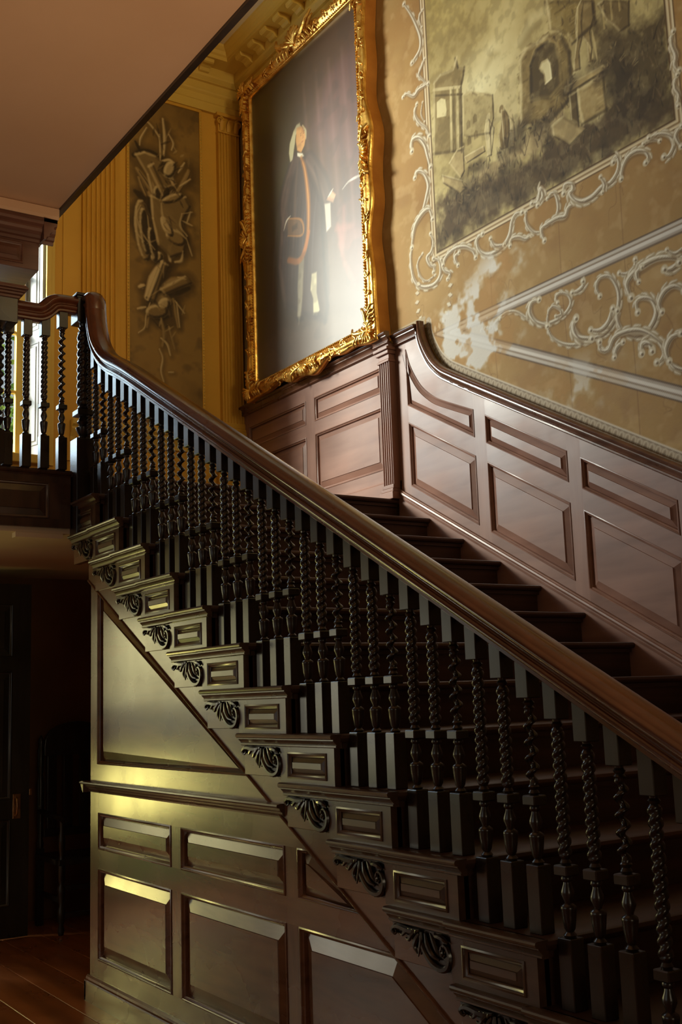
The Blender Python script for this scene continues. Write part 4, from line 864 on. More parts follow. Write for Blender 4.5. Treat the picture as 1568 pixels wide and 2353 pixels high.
TROPHY = [('d', [(3.221, 4.225), (3.307, 4.276), (3.394, 4.269), (3.467, 4.215), (3.394, 4.182), (3.307, 4.204)], 0.045), ('l', [(3.438, 4.222), (3.527, 4.259), (3.556, 4.207), (3.511, 4.138)], 0.024), ('l', [(3.452, 4.109), (3.54, 4.102), (3.555, 4.061)], 0.039), ('d', [(3.392, 3.994), (3.466, 4.026), (3.509, 3.978), (3.45, 3.893)], 0.06), ('l', [(3.308, 4.538), (3.352, 4.528), (3.425, 4.452), (3.454, 4.386)], 0.0105), ('l', [(3.33, 4.485), (3.279, 4.384), (3.271, 4.324)], 0.0105), ('l', [(3.47, 4.597), (3.484, 4.438), (3.475, 4.29)], 0.021), ('l', [(3.44, 4.456), (3.446, 4.311), (3.445, 4.238)], 0.012), ('l', [(3.521, 4.478), (3.558, 4.413), (3.543, 4.351)], 0.0105), ('m', [(3.249, 4.117), (3.349, 3.998), (3.421, 3.9)], 0.039), ('d', [(3.235, 4.344), (3.278, 4.268)], 0.015), ('l', [(3.6, 4.174), (3.654, 4.268)], 0.0135), ('m', [(3.584, 3.995), (3.676, 4.163), (3.691, 4.211)], 0.03), ('l', [(3.614, 4.061), (3.705, 4.141)], 0.012), ('m', [(3.363, 3.93), (3.435, 3.846), (3.537, 3.811)], 0.075), ('l', [(3.479, 3.827), (3.551, 3.743), (3.61, 3.669)], 0.051), ('l', [(3.45, 3.878), (3.463, 3.767), (3.521, 3.665)], 0.021), ('d', [(3.362, 3.858), (3.39, 3.694), (3.476, 3.57)], 0.039), ('m', [(3.539, 3.942), (3.658, 3.954)], 0.045), ('l', [(3.276, 3.825), (3.233, 3.716), (3.247, 3.593), (3.303, 3.534)], 0.015), ('m', [(3.29, 3.785), (3.304, 3.619)], 0.069), ('l', [(3.333, 3.752), (3.347, 3.614)], 0.0135), ('d', [(3.348, 3.898), (3.376, 3.719)], 0.03), ('l', [(3.627, 3.831), (3.61, 3.727), (3.669, 3.653)], 0.018), ('l', [(3.702, 3.862), (3.671, 3.768)], 0.0135), ('l', [(3.626, 3.773), (3.715, 3.749)], 0.0105), ('d', [(3.234, 3.928), (3.305, 3.888)], 0.039), ('m', [(3.263, 4.049), (3.32, 3.92)], 0.027), ('l', [(3.24, 3.783), (3.252, 3.683), (3.303, 3.58), (3.393, 3.484)], 0.0164), ('m', [(3.291, 3.769), (3.304, 3.644)], 0.0822), ('d', [(3.356, 3.731), (3.394, 3.586), (3.499, 3.556)], 0.063), ('l', [(3.461, 3.806), (3.527, 3.743), (3.567, 3.725)], 0.0548), ('m', [(3.396, 3.792), (3.447, 3.687), (3.552, 3.606)], 0.0356), ('l', [(3.42, 3.579), (3.433, 3.543)], 0.0466), ('d', [(3.265, 3.559), (3.342, 3.473), (3.406, 3.41)], 0.0301), ('l', [(3.58, 3.689), (3.633, 3.649), (3.66, 3.628)], 0.0164), ('m', [(3.553, 3.632), (3.619, 3.555)], 0.0685), ('l', [(3.66, 3.641), (3.712, 3.496)], 0.0082), ('l', [(3.622, 3.829), (3.717, 3.863)], 0.0082), ('l', [(3.632, 3.519), (3.617, 3.438), (3.564, 3.415)], 0.0192), ('l', [(3.519, 3.535), (3.524, 3.42)], 0.0384), ('l', [(3.458, 3.395), (3.379, 3.24), (3.326, 3.08)], 0.0603), ('d', [(3.504, 3.378), (3.43, 3.212), (3.365, 3.049)], 0.0274), ('m', [(3.443, 3.176), (3.549, 3.246), (3.656, 3.291)], 0.0548), ('l', [(3.496, 3.211), (3.535, 3.218)], 0.0247), ('l', [(3.589, 3.292), (3.656, 3.291)], 0.0137), ('d', [(3.456, 3.134), (3.588, 3.171), (3.682, 3.219)], 0.0301), ('l', [(3.263, 3.156), (3.301, 3.176)], 0.0301), ('m', [(3.39, 3.004), (3.468, 3.08), (3.494, 2.996)], 0.0822), ('l', [(3.455, 3.078), (3.468, 3.042)], 0.0301), ('l', [(3.249, 2.98), (3.313, 3.003)], 0.0164), ('l', [(3.352, 3.047), (3.319, 2.942), (3.306, 2.841), (3.255, 2.79)], 0.0068), ('m', [(3.547, 3.106), (3.585, 2.885)], 0.0192), ('l', [(3.56, 3.096), (3.639, 3.008)], 0.0068), ('l', [(3.574, 3.085), (3.598, 2.887)], 0.0068), ('d', [(3.402, 2.931), (3.493, 2.958)], 0.0356), ('m', [(3.441, 2.937), (3.466, 2.816), (3.452, 2.715)], 0.0192), ('l', [(3.426, 2.686), (3.452, 2.616), (3.438, 2.515), (3.46, 2.432)], 0.0082), ('l', [(3.44, 2.775), (3.491, 2.733), (3.517, 2.65)], 0.011), ('l', [(3.502, 2.512), (3.541, 2.517)], 0.0068), ('m', [(3.338, 2.92), (3.325, 2.844)], 0.0137), ('m', [(3.506, 2.873), (3.556, 2.705)], 0.011)]
TROPHYPOLY = [('m', [(3.226, 4.241), (3.307, 4.283), (3.402, 4.271), (3.476, 4.223), (3.435, 4.147), (3.549, 4.046), (3.451, 3.891), (3.37, 3.931), (3.327, 4.091)]), ('m', [(3.356, 3.928), (3.481, 3.927), (3.658, 3.99), (3.707, 3.905), (3.633, 3.76), (3.672, 3.601), (3.645, 3.501), (3.532, 3.443), (3.415, 3.534), (3.369, 3.739)]), ('l', [(3.578, 4.181), (3.563, 4.148), (3.542, 4.123), (3.517, 4.109), (3.495, 4.111), (3.479, 4.127), (3.473, 4.154), (3.478, 4.187), (3.493, 4.22), (3.515, 4.245), (3.539, 4.259), (3.562, 4.258), (3.578, 4.242), (3.583, 4.215)]), ('d', [(3.52, 3.963), (3.502, 3.937), (3.475, 3.918), (3.443, 3.911), (3.412, 3.917), (3.39, 3.934), (3.38, 3.959), (3.384, 3.988), (3.401, 4.014), (3.429, 4.032), (3.461, 4.039), (3.491, 4.034), (3.514, 4.017), (3.524, 3.991)]), ('m', [(3.372, 3.648), (3.377, 3.538), (3.368, 3.445), (3.345, 3.388), (3.313, 3.378), (3.278, 3.416), (3.248, 3.496), (3.228, 3.601), (3.222, 3.71), (3.231, 3.804), (3.254, 3.862), (3.286, 3.873), (3.321, 3.834), (3.352, 3.754)]), ('d', [(3.354, 3.634), (3.359, 3.55), (3.355, 3.48), (3.342, 3.438), (3.323, 3.432), (3.301, 3.463), (3.281, 3.525), (3.267, 3.605), (3.262, 3.689), (3.266, 3.759), (3.278, 3.802), (3.298, 3.808), (3.319, 3.777), (3.339, 3.715)]), ('l', [(3.462, 3.436), (3.457, 3.415), (3.442, 3.396), (3.422, 3.383), (3.399, 3.379), (3.379, 3.384), (3.365, 3.397), (3.36, 3.416), (3.365, 3.437), (3.379, 3.456), (3.4, 3.469), (3.422, 3.474), (3.443, 3.469), (3.457, 3.455)]), ('m', [(3.447, 3.405), (3.506, 3.388), (3.394, 3.052), (3.322, 3.071)]), ('l', [(3.447, 3.405), (3.476, 3.396), (3.358, 3.063), (3.322, 3.071)]), ('m', [(3.431, 3.175), (3.643, 3.32), (3.706, 3.26), (3.474, 3.126)]), ('l', [(3.511, 3.031), (3.493, 3.007), (3.47, 2.992), (3.447, 2.987), (3.427, 2.994), (3.415, 3.012), (3.413, 3.036), (3.422, 3.063), (3.439, 3.086), (3.462, 3.102), (3.486, 3.107), (3.506, 3.1), (3.518, 3.082), (3.52, 3.058)]), ('m', [(3.502, 3.0), (3.493, 2.974), (3.466, 2.95), (3.428, 2.933), (3.386, 2.926), (3.349, 2.931), (3.323, 2.946), (3.314, 2.969), (3.323, 2.994), (3.349, 3.018), (3.387, 3.035), (3.429, 3.043), (3.467, 3.038), (3.493, 3.023)]), ('m', [(3.651, 3.583), (3.628, 3.563), (3.594, 3.554), (3.556, 3.559), (3.52, 3.575), (3.495, 3.6), (3.485, 3.629), (3.492, 3.657), (3.514, 3.677), (3.548, 3.686), (3.587, 3.682), (3.623, 3.666), (3.648, 3.64), (3.658, 3.611)]), ('l', [(3.53, 3.719), (3.547, 3.685), (3.554, 3.653), (3.549, 3.629), (3.535, 3.619), (3.513, 3.623), (3.488, 3.642), (3.465, 3.671), (3.448, 3.705), (3.442, 3.737), (3.446, 3.761), (3.46, 3.771), (3.482, 3.767), (3.507, 3.749)]), ('m', [(3.335, 4.166), (3.38, 4.206), (3.496, 3.986), (3.452, 3.946)]), ('m', [(3.642, 3.993), (3.638, 3.974), (3.615, 3.948), (3.58, 3.922), (3.538, 3.9), (3.499, 3.887), (3.469, 3.884), (3.455, 3.894), (3.46, 3.912), (3.482, 3.937), (3.517, 3.963), (3.559, 3.986), (3.598, 3.999), (3.628, 4.002)]), ('d', [(3.407, 3.539), (3.416, 3.479), (3.417, 3.429), (3.41, 3.398), (3.395, 3.392), (3.377, 3.413), (3.358, 3.456), (3.343, 3.513), (3.334, 3.572), (3.333, 3.623), (3.341, 3.654), (3.355, 3.66), (3.373, 3.639), (3.392, 3.596)])]
PORTRAITX = {'armR': [(-6.413, 3.868), (-6.287, 3.68), (-6.207, 3.515), (-6.178, 3.423)], 'armL': [(-6.607, 3.944), (-6.722, 3.792), (-6.779, 3.645), (-6.757, 3.499)], 'hair2': [(-6.48, 4.171), (-6.443, 4.106), (-6.438, 4.046)], 'lapel': [(-6.554, 3.941), (-6.599, 3.74), (-6.631, 3.492), (-6.66, 3.295)], 'coatR': [(-6.335, 3.782), (-6.244, 3.49), (-6.21, 3.177), (-6.199, 2.781)], 'coatL': [(-6.669, 3.876), (-6.781, 3.604), (-6.832, 3.381)], 'legA': [(-6.549, 3.143), (-6.573, 2.986), (-6.584, 2.869), (-6.606, 2.745)], 'shoeA': [(-6.651, 2.748), (-6.551, 2.727), (-6.533, 2.689), (-6.633, 2.704)], 'tableleg': [(-6.057, 3.019), (-6.013, 2.847), (-5.968, 2.708)], 'cloth': [(-6.081, 3.228), (-5.868, 3.176), (-5.702, 3.081), (-5.717, 2.724), (-5.896, 2.735), (-6.009, 2.918)]}

def srgb(c): return np.array([((v/255)/12.92 if v/255 <= .04045 else (((v/255)+.055)/1.055)**2.4) for v in c])
def fnoise(shape, cell, seed, octaves=4):
    """fractal value noise, 0..1, cell = size of the coarsest blobs in grid points"""
    rng = np.random.RandomState(seed)
    out = np.zeros(shape); amp = 1; tot = 0
    for o in range(octaves):
        c = max(2, cell/(2**o))
        gh, gw = int(shape[0]/c)+3, int(shape[1]/c)+3
        G = rng.rand(gh, gw)
        yy = np.arange(shape[0])/c; xx = np.arange(shape[1])/c
        y0 = yy.astype(int); x0 = xx.astype(int); fy = (yy-y0)[:, None]; fx = (xx-x0)[None, :]
        fy = fy*fy*(3-2*fy); fx = fx*fx*(3-2*fx)
        out += amp*(G[y0][:, x0]*(1-fy)*(1-fx)+G[y0+1][:, x0]*fy*(1-fx)+G[y0][:, x0+1]*(1-fy)*fx+G[y0+1][:, x0+1]*fy*fx)
        tot += amp; amp *= .5
    return out/tot
class Canvas:
    def __init__(s, u0, u1, v0, v1, step, base):
        s.u = np.arange(u0, u1+step*.5, step); s.v = np.arange(v0, v1+step*.5, step); s.step = step
        s.C = np.ones((len(s.v), len(s.u), 3))*np.array(base, float)
        s.shape = s.C.shape[:2]
    def win(s, pts, pad):
        P = np.asarray(pts)
        i0, i1 = np.searchsorted(s.u, [P[:, 0].min()-pad, P[:, 0].max()+pad]); j0, j1 = np.searchsorted(s.v, [P[:, 1].min()-pad, P[:, 1].max()+pad])
        return max(i0, 0), i1, max(j0, 0), j1
    def blend(s, w, m, col):
        i0, i1, j0, j1 = w
        A = s.C[j0:j1, i0:i1]; s.C[j0:j1, i0:i1] = A+(np.asarray(col, float)-A)*m[..., None]
    def segdist(s, w, pts):
        i0, i1, j0, j1 = w
        U, V = np.meshgrid(s.u[i0:i1], s.v[j0:j1])
        d = np.full(U.shape, 9.0); tt = np.zeros(U.shape); n = len(pts)-1
        for k in range(n):
            a, b = np.asarray(pts[k]), np.asarray(pts[k+1]); e = b-a; l2 = e@e+1e-12
            t = np.clip(((U-a[0])*e[0]+(V-a[1])*e[1])/l2, 0, 1)
            q = np.hypot(U-a[0]-t*e[0], V-a[1]-t*e[1]); m = q < d
            d = np.where(m, q, d); tt = np.where(m, (k+t)/n, tt)
        return d, tt
    def stroke(s, pts, w0, col, alpha=1, taper=(.35, 1, .35), soft=None, off=(0, 0), smooth=True):
        P = smooth_path(pts, 5) if smooth and len(pts) > 2 else np.asarray(pts, float)
        P = P+np.asarray(off); soft = soft or s.step*.9
        w = s.win(P, w0+soft*2)
        if w[1] <= w[0] or w[3] <= w[2]: return
        d, t = s.segdist(w, P)
        r = np.interp(t, np.linspace(0, 1, len(taper)), taper)*w0/2
        s.blend(w, np.clip((r-d)/soft+.5, 0, 1)*alpha, col)
    def poly(s, pts, col, alpha=1, soft=None, rough=0):
        P = np.asarray(pts, float); soft = soft or s.step*1.2
        w = s.win(P, soft*2); i0, i1, j0, j1 = w
        if i1 <= i0 or j1 <= j0: return
        U, V = np.meshgrid(s.u[i0:i1], s.v[j0:j1])
        if rough:
            rs = np.random.RandomState(int(abs(P.sum()*1000)) % 9999)
            U = U+(fnoise(U.shape, .05/s.step, rs.randint(999))-.5)*rough; V = V+(fnoise(U.shape, .05/s.step, rs.randint(999))-.5)*rough
        ins = np.zeros(U.shape, bool); n = len(P)
        d = np.full(U.shape, 9.0)
        for k in range(n):
            a, b = P[k], P[(k+1) % n]
            c = ((a[1] > V) != (b[1] > V)) & (U < (b[0]-a[0])*(V-a[1])/(b[1]-a[1]+1e-12)+a[0])
            ins ^= c
            e = b-a; t = np.clip(((U-a[0])*e[0]+(V-a[1])*e[1])/(e@e+1e-12), 0, 1)
            d = np.minimum(d, np.hypot(U-a[0]-t*e[0], V-a[1]-t*e[1]))
        sd = np.where(ins, d, -d)
        s.blend(w, np.clip(sd/soft+.5, 0, 1)*alpha, col)
    def edges(s, pts, light, dark, w, alpha=.7):
        """model a form: lights on the edges turned up and to the left, darks on the others"""
        P = np.array(ccw([tuple(p) for p in pts])); n = len(P)
        for k in range(n):
            a, b = P[k], P[(k+1) % n]; e = b-a; l = np.hypot(*e)+1e-9; nx, nz = e[1]/l, -e[0]/l
            f = (-nx*.8+nz*.6); q = np.array([-nx, -nz])*w*.4
            s.stroke([a+q, (a+b)/2+q, b+q], w, light if f > .15 else dark, alpha*min(1, abs(f)+.25), taper=(.6, 1, .6), soft=w*.6)
    def wash(s, m, col): s.C += (np.asarray(col, float)-s.C)*m[..., None]
    def grid(s, name, fn, mat, parent=None, keep=None):
        nu, nv = len(s.u), len(s.v)
        U, V = np.meshgrid(s.u, s.v)
        pts = fn(U.ravel(), V.ravel())
        jj, ii = np.meshgrid(np.arange(nv-1), np.arange(nu-1), indexing='ij')
        q = np.stack([jj*nu+ii, jj*nu+ii+1, (jj+1)*nu+ii+1, (jj+1)*nu+ii], -1).reshape(-1, 4)
        if keep is not None:
            k = keep(U, V)
            q = q[(k[:-1, :-1] & k[1:, 1:] & k[1:, :-1] & k[:-1, 1:]).ravel()]
            used = np.unique(q); remap = np.full(nu*nv, -1); remap[used] = np.arange(len(used)); q = remap[q]; pts = pts[used]; cols = s.C.reshape(-1, 3)[used]
        else: cols = s.C.reshape(-1, 3)
        c = (pts.min(0)+pts.max(0))/2
        me = bpy.data.meshes.new(name)
        me.vertices.add(len(pts)); me.vertices.foreach_set('co', (pts-c).ravel())
        me.loops.add(len(q)*4); me.loops.foreach_set('vertex_index', q.ravel().astype(np.int32))
        me.polygons.add(len(q)); me.polygons.foreach_set('loop_start', np.arange(0, len(q)*4, 4, dtype=np.int32)); me.polygons.foreach_set('loop_total', np.full(len(q), 4, np.int32))
        me.update(calc_edges=True)
        a = me.color_attributes.new('paint', 'FLOAT_COLOR', 'POINT')
        lin = np.clip(cols/255, 0, 1); lin = np.where(lin <= .04045, lin/12.92, ((lin+.055)/1.055)**2.4)
        a.data.foreach_set('color', np.hstack([lin, np.ones((len(lin), 1))]).ravel())
        me.materials.append(mat)
        o = bpy.data.objects.new(name, me); COL.objects.link(o)
        o.location = (c[0], c[1], c[2]+CAM_H)
        if parent is not None: attach(o, parent)
        return o

# ------------------------------------------------------------------ the painted wall above the stair
BASE = (168, 134, 80)
K = Canvas(-5.80, -2.95, .78, 4.92, .005, BASE)
UU, VV = np.meshgrid(K.u, K.v)
n1, n2, n3 = fnoise(K.shape, 120, 1, 5), fnoise(K.shape, 40, 2, 4), fnoise(K.shape, 14, 3, 3)
K.wash(np.clip((n1-.45)*2.2, 0, .6), (160, 118, 66)); K.wash(np.clip((.5-n1)*2.0, 0, .5), (192, 156, 104)); K.wash(np.clip((n2-.55)*1.6, 0, .35), (142, 104, 60)); K.wash(np.clip((n3-.55)*1.2, 0, .25), (212, 184, 138))
K.wash(np.clip((n2-.5)*2, 0, .5)*np.clip((1.9-VV)/.8, 0, 1), (150, 112, 84))
# hairline joints of the canvas and cracks
for x in (-4.62, -4.06, -3.62, -3.2): K.stroke([(x, .9), (x+.01, 1.6), (x-.005, 2.1), (x+.006, 2.62)], .006, (128, 92, 56), .55, taper=(1, 1))
rng = np.random.RandomState(5)
for q in range(46):
    p = np.array([rng.uniform(-5.4, -3.0), rng.uniform(.9, 2.65)]); L = [p]
    for k in range(6): L.append(L[-1]+rng.normal(size=2)*.03+np.array([.004, -.025]))
    K.stroke(L, .005, (118, 84, 52), .45, taper=(.4, 1, .3))
# ---- the ruins
mx0, mx1, mz0 = -5.10, -3.245, 2.69
def inpic(pts): return pts
pic = [(mx0, mz0), (mx1, mz0), (mx1, 4.95), (mx0, 4.95)]
K.poly(pic, (196, 178, 122), 1, soft=.006)
inside = (UU > mx0) & (UU < mx1) & (VV > mz0)
cl = fnoise(K.shape, 70, 8, 5)
sky = np.clip((cl-.45)*3, 0, 1)*inside
K.wash(sky*.55, (150, 130, 80)); K.wash(np.clip((.5-cl)*3, 0, 1)*inside*.6, (226, 214, 164))
K.wash(np.clip((VV-3.75)/.9, 0, .6)*inside, (150, 126, 60))
K.wash(np.clip(1-np.hypot((UU+4.62)/.45, (VV-3.55)/.30), 0, 1)*.8*inside, (238, 230, 186))
D = MURAL
K.poly(D['distwall'], (198, 182, 132), .9, .012, .03)
K.poly(D['colosseum'], (168, 150, 102), .85, .008, .02)
for r_ in range(2):
    for c_ in range(4):
        u, v = -4.865+c_*.062-.0*r_, 3.36-r_*.105+c_*.01
        K.poly([(u-.018, v-.03), (u+.018, v-.03), (u+.018, v+.01), (u, v+.026), (u-.018, v+.01)], (120, 102, 64), .8, .006)
K.poly(D['templewall'], (140, 120, 76), .95, .007, .012)
K.poly(D['templearch'], (224, 210, 160), .95, .006)
for n_ in ('column1', 'column2'):
    K.poly(D[n_], (186, 168, 116), .95, .006)
    p = np.array(D[n_]); K.stroke([(p[:2].mean(0)+np.array([.008, 0])), (p[2:].mean(0)+np.array([.008, 0]))], .014, (108, 90, 54), .8, taper=(1, 1)); K.stroke([(p[:2].mean(0)-np.array([.01, 0])), (p[2:].mean(0)-np.array([.01, 0]))], .008, (226, 212, 164), .8, taper=(1, 1))
t = np.array(D['templewall'])
K.stroke([t[0]+np.array([0, -.05]), t[7]+np.array([0, .0])], .02, (210, 194, 146), .8, taper=(1, 1)); K.stroke([t[0]+np.array([0, -.09]), t[7]+np.array([0, -.05])], .014, (96, 78, 46), .8, taper=(1, 1))
K.poly(D['archwall'], (134, 112, 66), .95, .010, .05)
rng = np.random.RandomState(11)
def bricks(poly, n, dark, light):
    P = np.array(poly); lo, hi = P.min(0), P.max(0)
    for q in range(n):
        a = lo+(hi-lo)*rng.rand(2)
        K.stroke([a, a+np.array([rng.uniform(.02, .05), rng.uniform(-.004, .006)])], rng.uniform(.005, .012), dark if rng.rand() < .6 else light, .4, taper=(1, 1))
bricks(D['archwall'], 90, (92, 72, 40), (178, 156, 104))
K.poly(D['archdark'], (82, 66, 38), .92, .010, .02); K.poly(D['archwin'], (222, 210, 162), .95, .008, .01)
a_ = D['archdark']; K.stroke([a_[1], a_[2], a_[3], a_[4], a_[5]], .03, (160, 138, 88), .6)
K.poly(D['bigwall'], (140, 118, 66), .95, .010, .04); bricks(D['bigwall'], 60, (98, 78, 42), (180, 160, 104))
K.poly(D['darkmass'], (84, 68, 42), .95, .09, .14)
K.poly(D['hangcols'], (112, 92, 56), .95, .008, .03)
h_ = np.array(D['hangcols'])
for k in range(5):
    x = h_[:, 0].min()+.03+k*.055
    K.stroke([(x, 4.9), (x+.005, h_[:, 1].min()+.08+.02*k)], .022, (176, 154, 100), .8, taper=(1, .6))
K.poly(D['path'], (176, 154, 108), .9, .02, .05)
K.poly(D['fore'], (84, 66, 44), .93, .10, .16)
K.wash(np.clip((fnoise(K.shape, 30, 61, 4)-.5)*2.4, 0, .5)*inside*np.clip((3.35-VV)/.3, 0, 1), (50, 38, 26))
K.poly(D['path'], (186, 164, 116), .55, .03, .06)
rng = np.random.RandomState(21)
fp = np.array(D['fore'])
for q in range(420):           # undergrowth
    u = rng.uniform(mx0+.02, mx1-.02)
    top = np.interp(u, [-5.1, -4.7, -4.35, -4.05, -3.8, -3.3], [3.0, 3.08, 3.05, 3.12, 3.15, 3.2])
    v = mz0+(top-mz0)*rng.rand()**.8
    L = rng.uniform(.02, .07); a = rng.uniform(-.6, .6)
    K.stroke([(u, v), (u+a*L*.5, v+L*.6), (u+a*L, v+L)], rng.uniform(.005, .012), [(40, 31, 22), (56, 42, 28), (128, 106, 76), (98, 78, 54)][rng.randint(4)], .55, taper=(1, .7, .2))
for q in range(160):
    u = rng.uniform(-4.05, mx1-.02); v = rng.uniform(3.05, 3.9)
    K.stroke([(u, v), (u+rng.uniform(-.02, .02), v+rng.uniform(.01, .05))], rng.uniform(.006, .016), [(50, 39, 27), (112, 92, 64), (142, 120, 88)][rng.randint(3)], .4)
K.poly(D['ped'], (166, 142, 92), .95, .007, .012); K.poly(D['pedside'], (92, 74, 44), .95, .008); K.poly(D['pedtop'], (186, 162, 108), .95, .006)
p_ = D['pedtop']; K.stroke([p_[0], p_[5], p_[4]], .012, (84, 66, 38), .8, taper=(1, 1)); bricks(D['ped'], 14, (120, 98, 60), (200, 178, 126))
K.poly(D['statue'], (138, 116, 72), .97, .006, .006)
s_ = np.array(D['statue'])
for a, b in ((1, 4), (10, 13), (8, 11)): K.stroke([s_[a]+np.array([.012, 0]), (s_[a]+s_[b])/2+np.array([.012, 0]), s_[b]+np.array([.010, 0])], .018, (206, 186, 130), .85)
K.stroke([s_[2]+np.array([.04, 0]), s_[3]+np.array([.05, 0]), s_[4]+np.array([.05, 0])], .016, (84, 66, 38), .8)
for f_, c_ in (('fig1', (206, 190, 142)), ('fig2', (120, 98, 60)), ('fig3', (196, 178, 130))):
    K.poly(D[f_], c_, .97, .006, .004)
    P = np.array(D[f_]); c = P.mean(0); K.stroke([c+np.array([.008, .12]), c+np.array([.012, 0]), c+np.array([.006, -.14])], .010, (84, 66, 40), .8); K.stroke([c+np.array([-.010, .08]), c+np.array([-.012, -.12])], .008, (228, 214, 170), .8)
    top = P[P[:, 1].argmax()]; K.stroke([top, top+np.array([.004, .012])], .034, c_, .95, taper=(1, 1))
for n_ in ('block1', 'block2', 'table', 'steps'):
    K.poly(D[n_], (178, 156, 108), .9, .007, .012); P = np.array(D[n_]); K.stroke([P[0], P[1]], .010, (224, 208, 162), .7); K.stroke([P[-1], P[-2]], .012, (70, 54, 34), .7)
LT, DK = (222, 206, 156), (62, 48, 28)
for n_, w_ in (('templewall', .022), ('colosseum', .014), ('archwall', .030), ('bigwall', .024), ('ped', .022), ('pedtop', .012), ('pedside', .014), ('statue', .012), ('fig1', .009), ('fig2', .010), ('fig3', .008), ('block1', .012), ('block2', .016), ('table', .008), ('steps', .012), ('hangcols', .014), ('column1', .007), ('column2', .007)):
    K.edges(D[n_], LT, DK, w_, .75)
K.edges(D['archdark'], (52, 40, 24), (150, 128, 80), .026, .7); K.edges(D['archwin'], (150, 128, 84), (240, 230, 190), .012, .6)
rng = np.random.RandomState(33)
for n_, cnt in (('archwall', 70), ('bigwall', 50), ('distwall', 26), ('colosseum', 20), ('templewall', 22)):      # crumbling masonry
    P = np.array(D[n_]); lo, hi = P.min(0), P.max(0)
    for q in range(cnt):
        a = lo+(hi-lo)*rng.rand(2); K.stroke([a, a+np.array([rng.uniform(-.012, .02), rng.uniform(-.02, .02)])], rng.uniform(.008, .02), [(96, 76, 44), (172, 150, 98), (120, 98, 58)][rng.randint(3)], .28, soft=.010)
for q in range(26):            # clumps of bushes with lit tops
    u = rng.uniform(mx0+.1, mx1-.1); v = np.interp(u, [-5.1, -4.6, -4.2, -3.8, -3.3], [2.95, 3.02, 3.05, 3.12, 3.2])+rng.uniform(-.12, .10); r_ = rng.uniform(.03, .08)
    K.stroke([(u-r_*.5, v), (u+r_*.5, v+.01)], r_*1.6, (56, 43, 28), .5, taper=(.7, 1, .7), soft=.04)
    for k in range(9):
        a = rng.uniform(.2, 2.9); K.stroke([(u+r_*.6*math.cos(a), v+r_*.5*math.sin(a)), (u+r_*1.1*math.cos(a), v+r_*.95*math.sin(a))], .009, [(150, 128, 86), (44, 34, 22), (110, 90, 58)][k % 3], .6, taper=(1, .4))
for q in range(14):            # drifting cloud edges
    u, v = rng.uniform(mx0+.1, -4.0), rng.uniform(3.6, 4.7); L_ = rng.uniform(.12, .3)
    K.stroke([(u, v), (u+L_*.5, v+.06), (u+L_, v+.05)], rng.uniform(.04, .09), (232, 220, 170), .35, taper=(.3, 1, .3), soft=.05); K.stroke([(u+.02, v-.04), (u+L_*.6, v+.01), (u+L_, v+.0)], .05, (136, 116, 68), .3, taper=(.3, 1, .3), soft=.05)
# brushwork over the whole scene
bw = fnoise(K.shape, 10, 63, 3); bx = fnoise(K.shape, 46, 64, 4)
K.wash(np.clip((bw-.5)*.9, 0, .14)*inside, (232, 216, 166)); K.wash(np.clip((.5-bw)*.9, 0, .14)*inside, (66, 52, 32)); K.wash(np.clip((bx-.5)*.8, 0, .14)*inside, (110, 90, 52))
# ---- painted frame: cream fillet, dark line, cream fillet
def rails(pts, offs, close=False):
    for o, w, c in offs:
        q = [(x+(-o if sx < 0 else o), z+(-o if sz < 0 else o)) for (x, z, sx, sz) in pts]
        K.stroke(q, w, c, .93, taper=(1, 1), smooth=False)
fr = [(mx0, 5.2, -1, 1), (mx0, mz0, -1, -1), (mx1, mz0, 1, -1), (mx1, 5.2, 1, 1)]
rails(fr, [(.000, .014, (96, 72, 44)), (.012, .016, (222, 204, 166)), (.026, .010, (140, 112, 78)), (.036, .013, (228, 212, 178)), (.047, .008, (112, 86, 56))])
# ---- triangular painted moulding with bare patches round its tip
ap = (-5.035, 2.158)
for o, w, c in [(.034, .010, (96, 76, 58)), (.022, .018, (204, 196, 186)), (.008, .010, (146, 130, 116)), (-.006, .020, (226, 220, 212)), (-.022, .016, (176, 164, 152)), (-.033, .010, (104, 86, 70))]:
    xs_ = ap[0]-o*4.42
    K.stroke([(xs_, ap[1]+o), (-2.9, ap[1]+o)], w, c, .93, taper=(1, 1), smooth=False)
    K.stroke([(xs_, ap[1]+o), (-2.9, ap[1]+o-.477*(-2.9-xs_))], w, c, .93, taper=(1, 1), smooth=False)
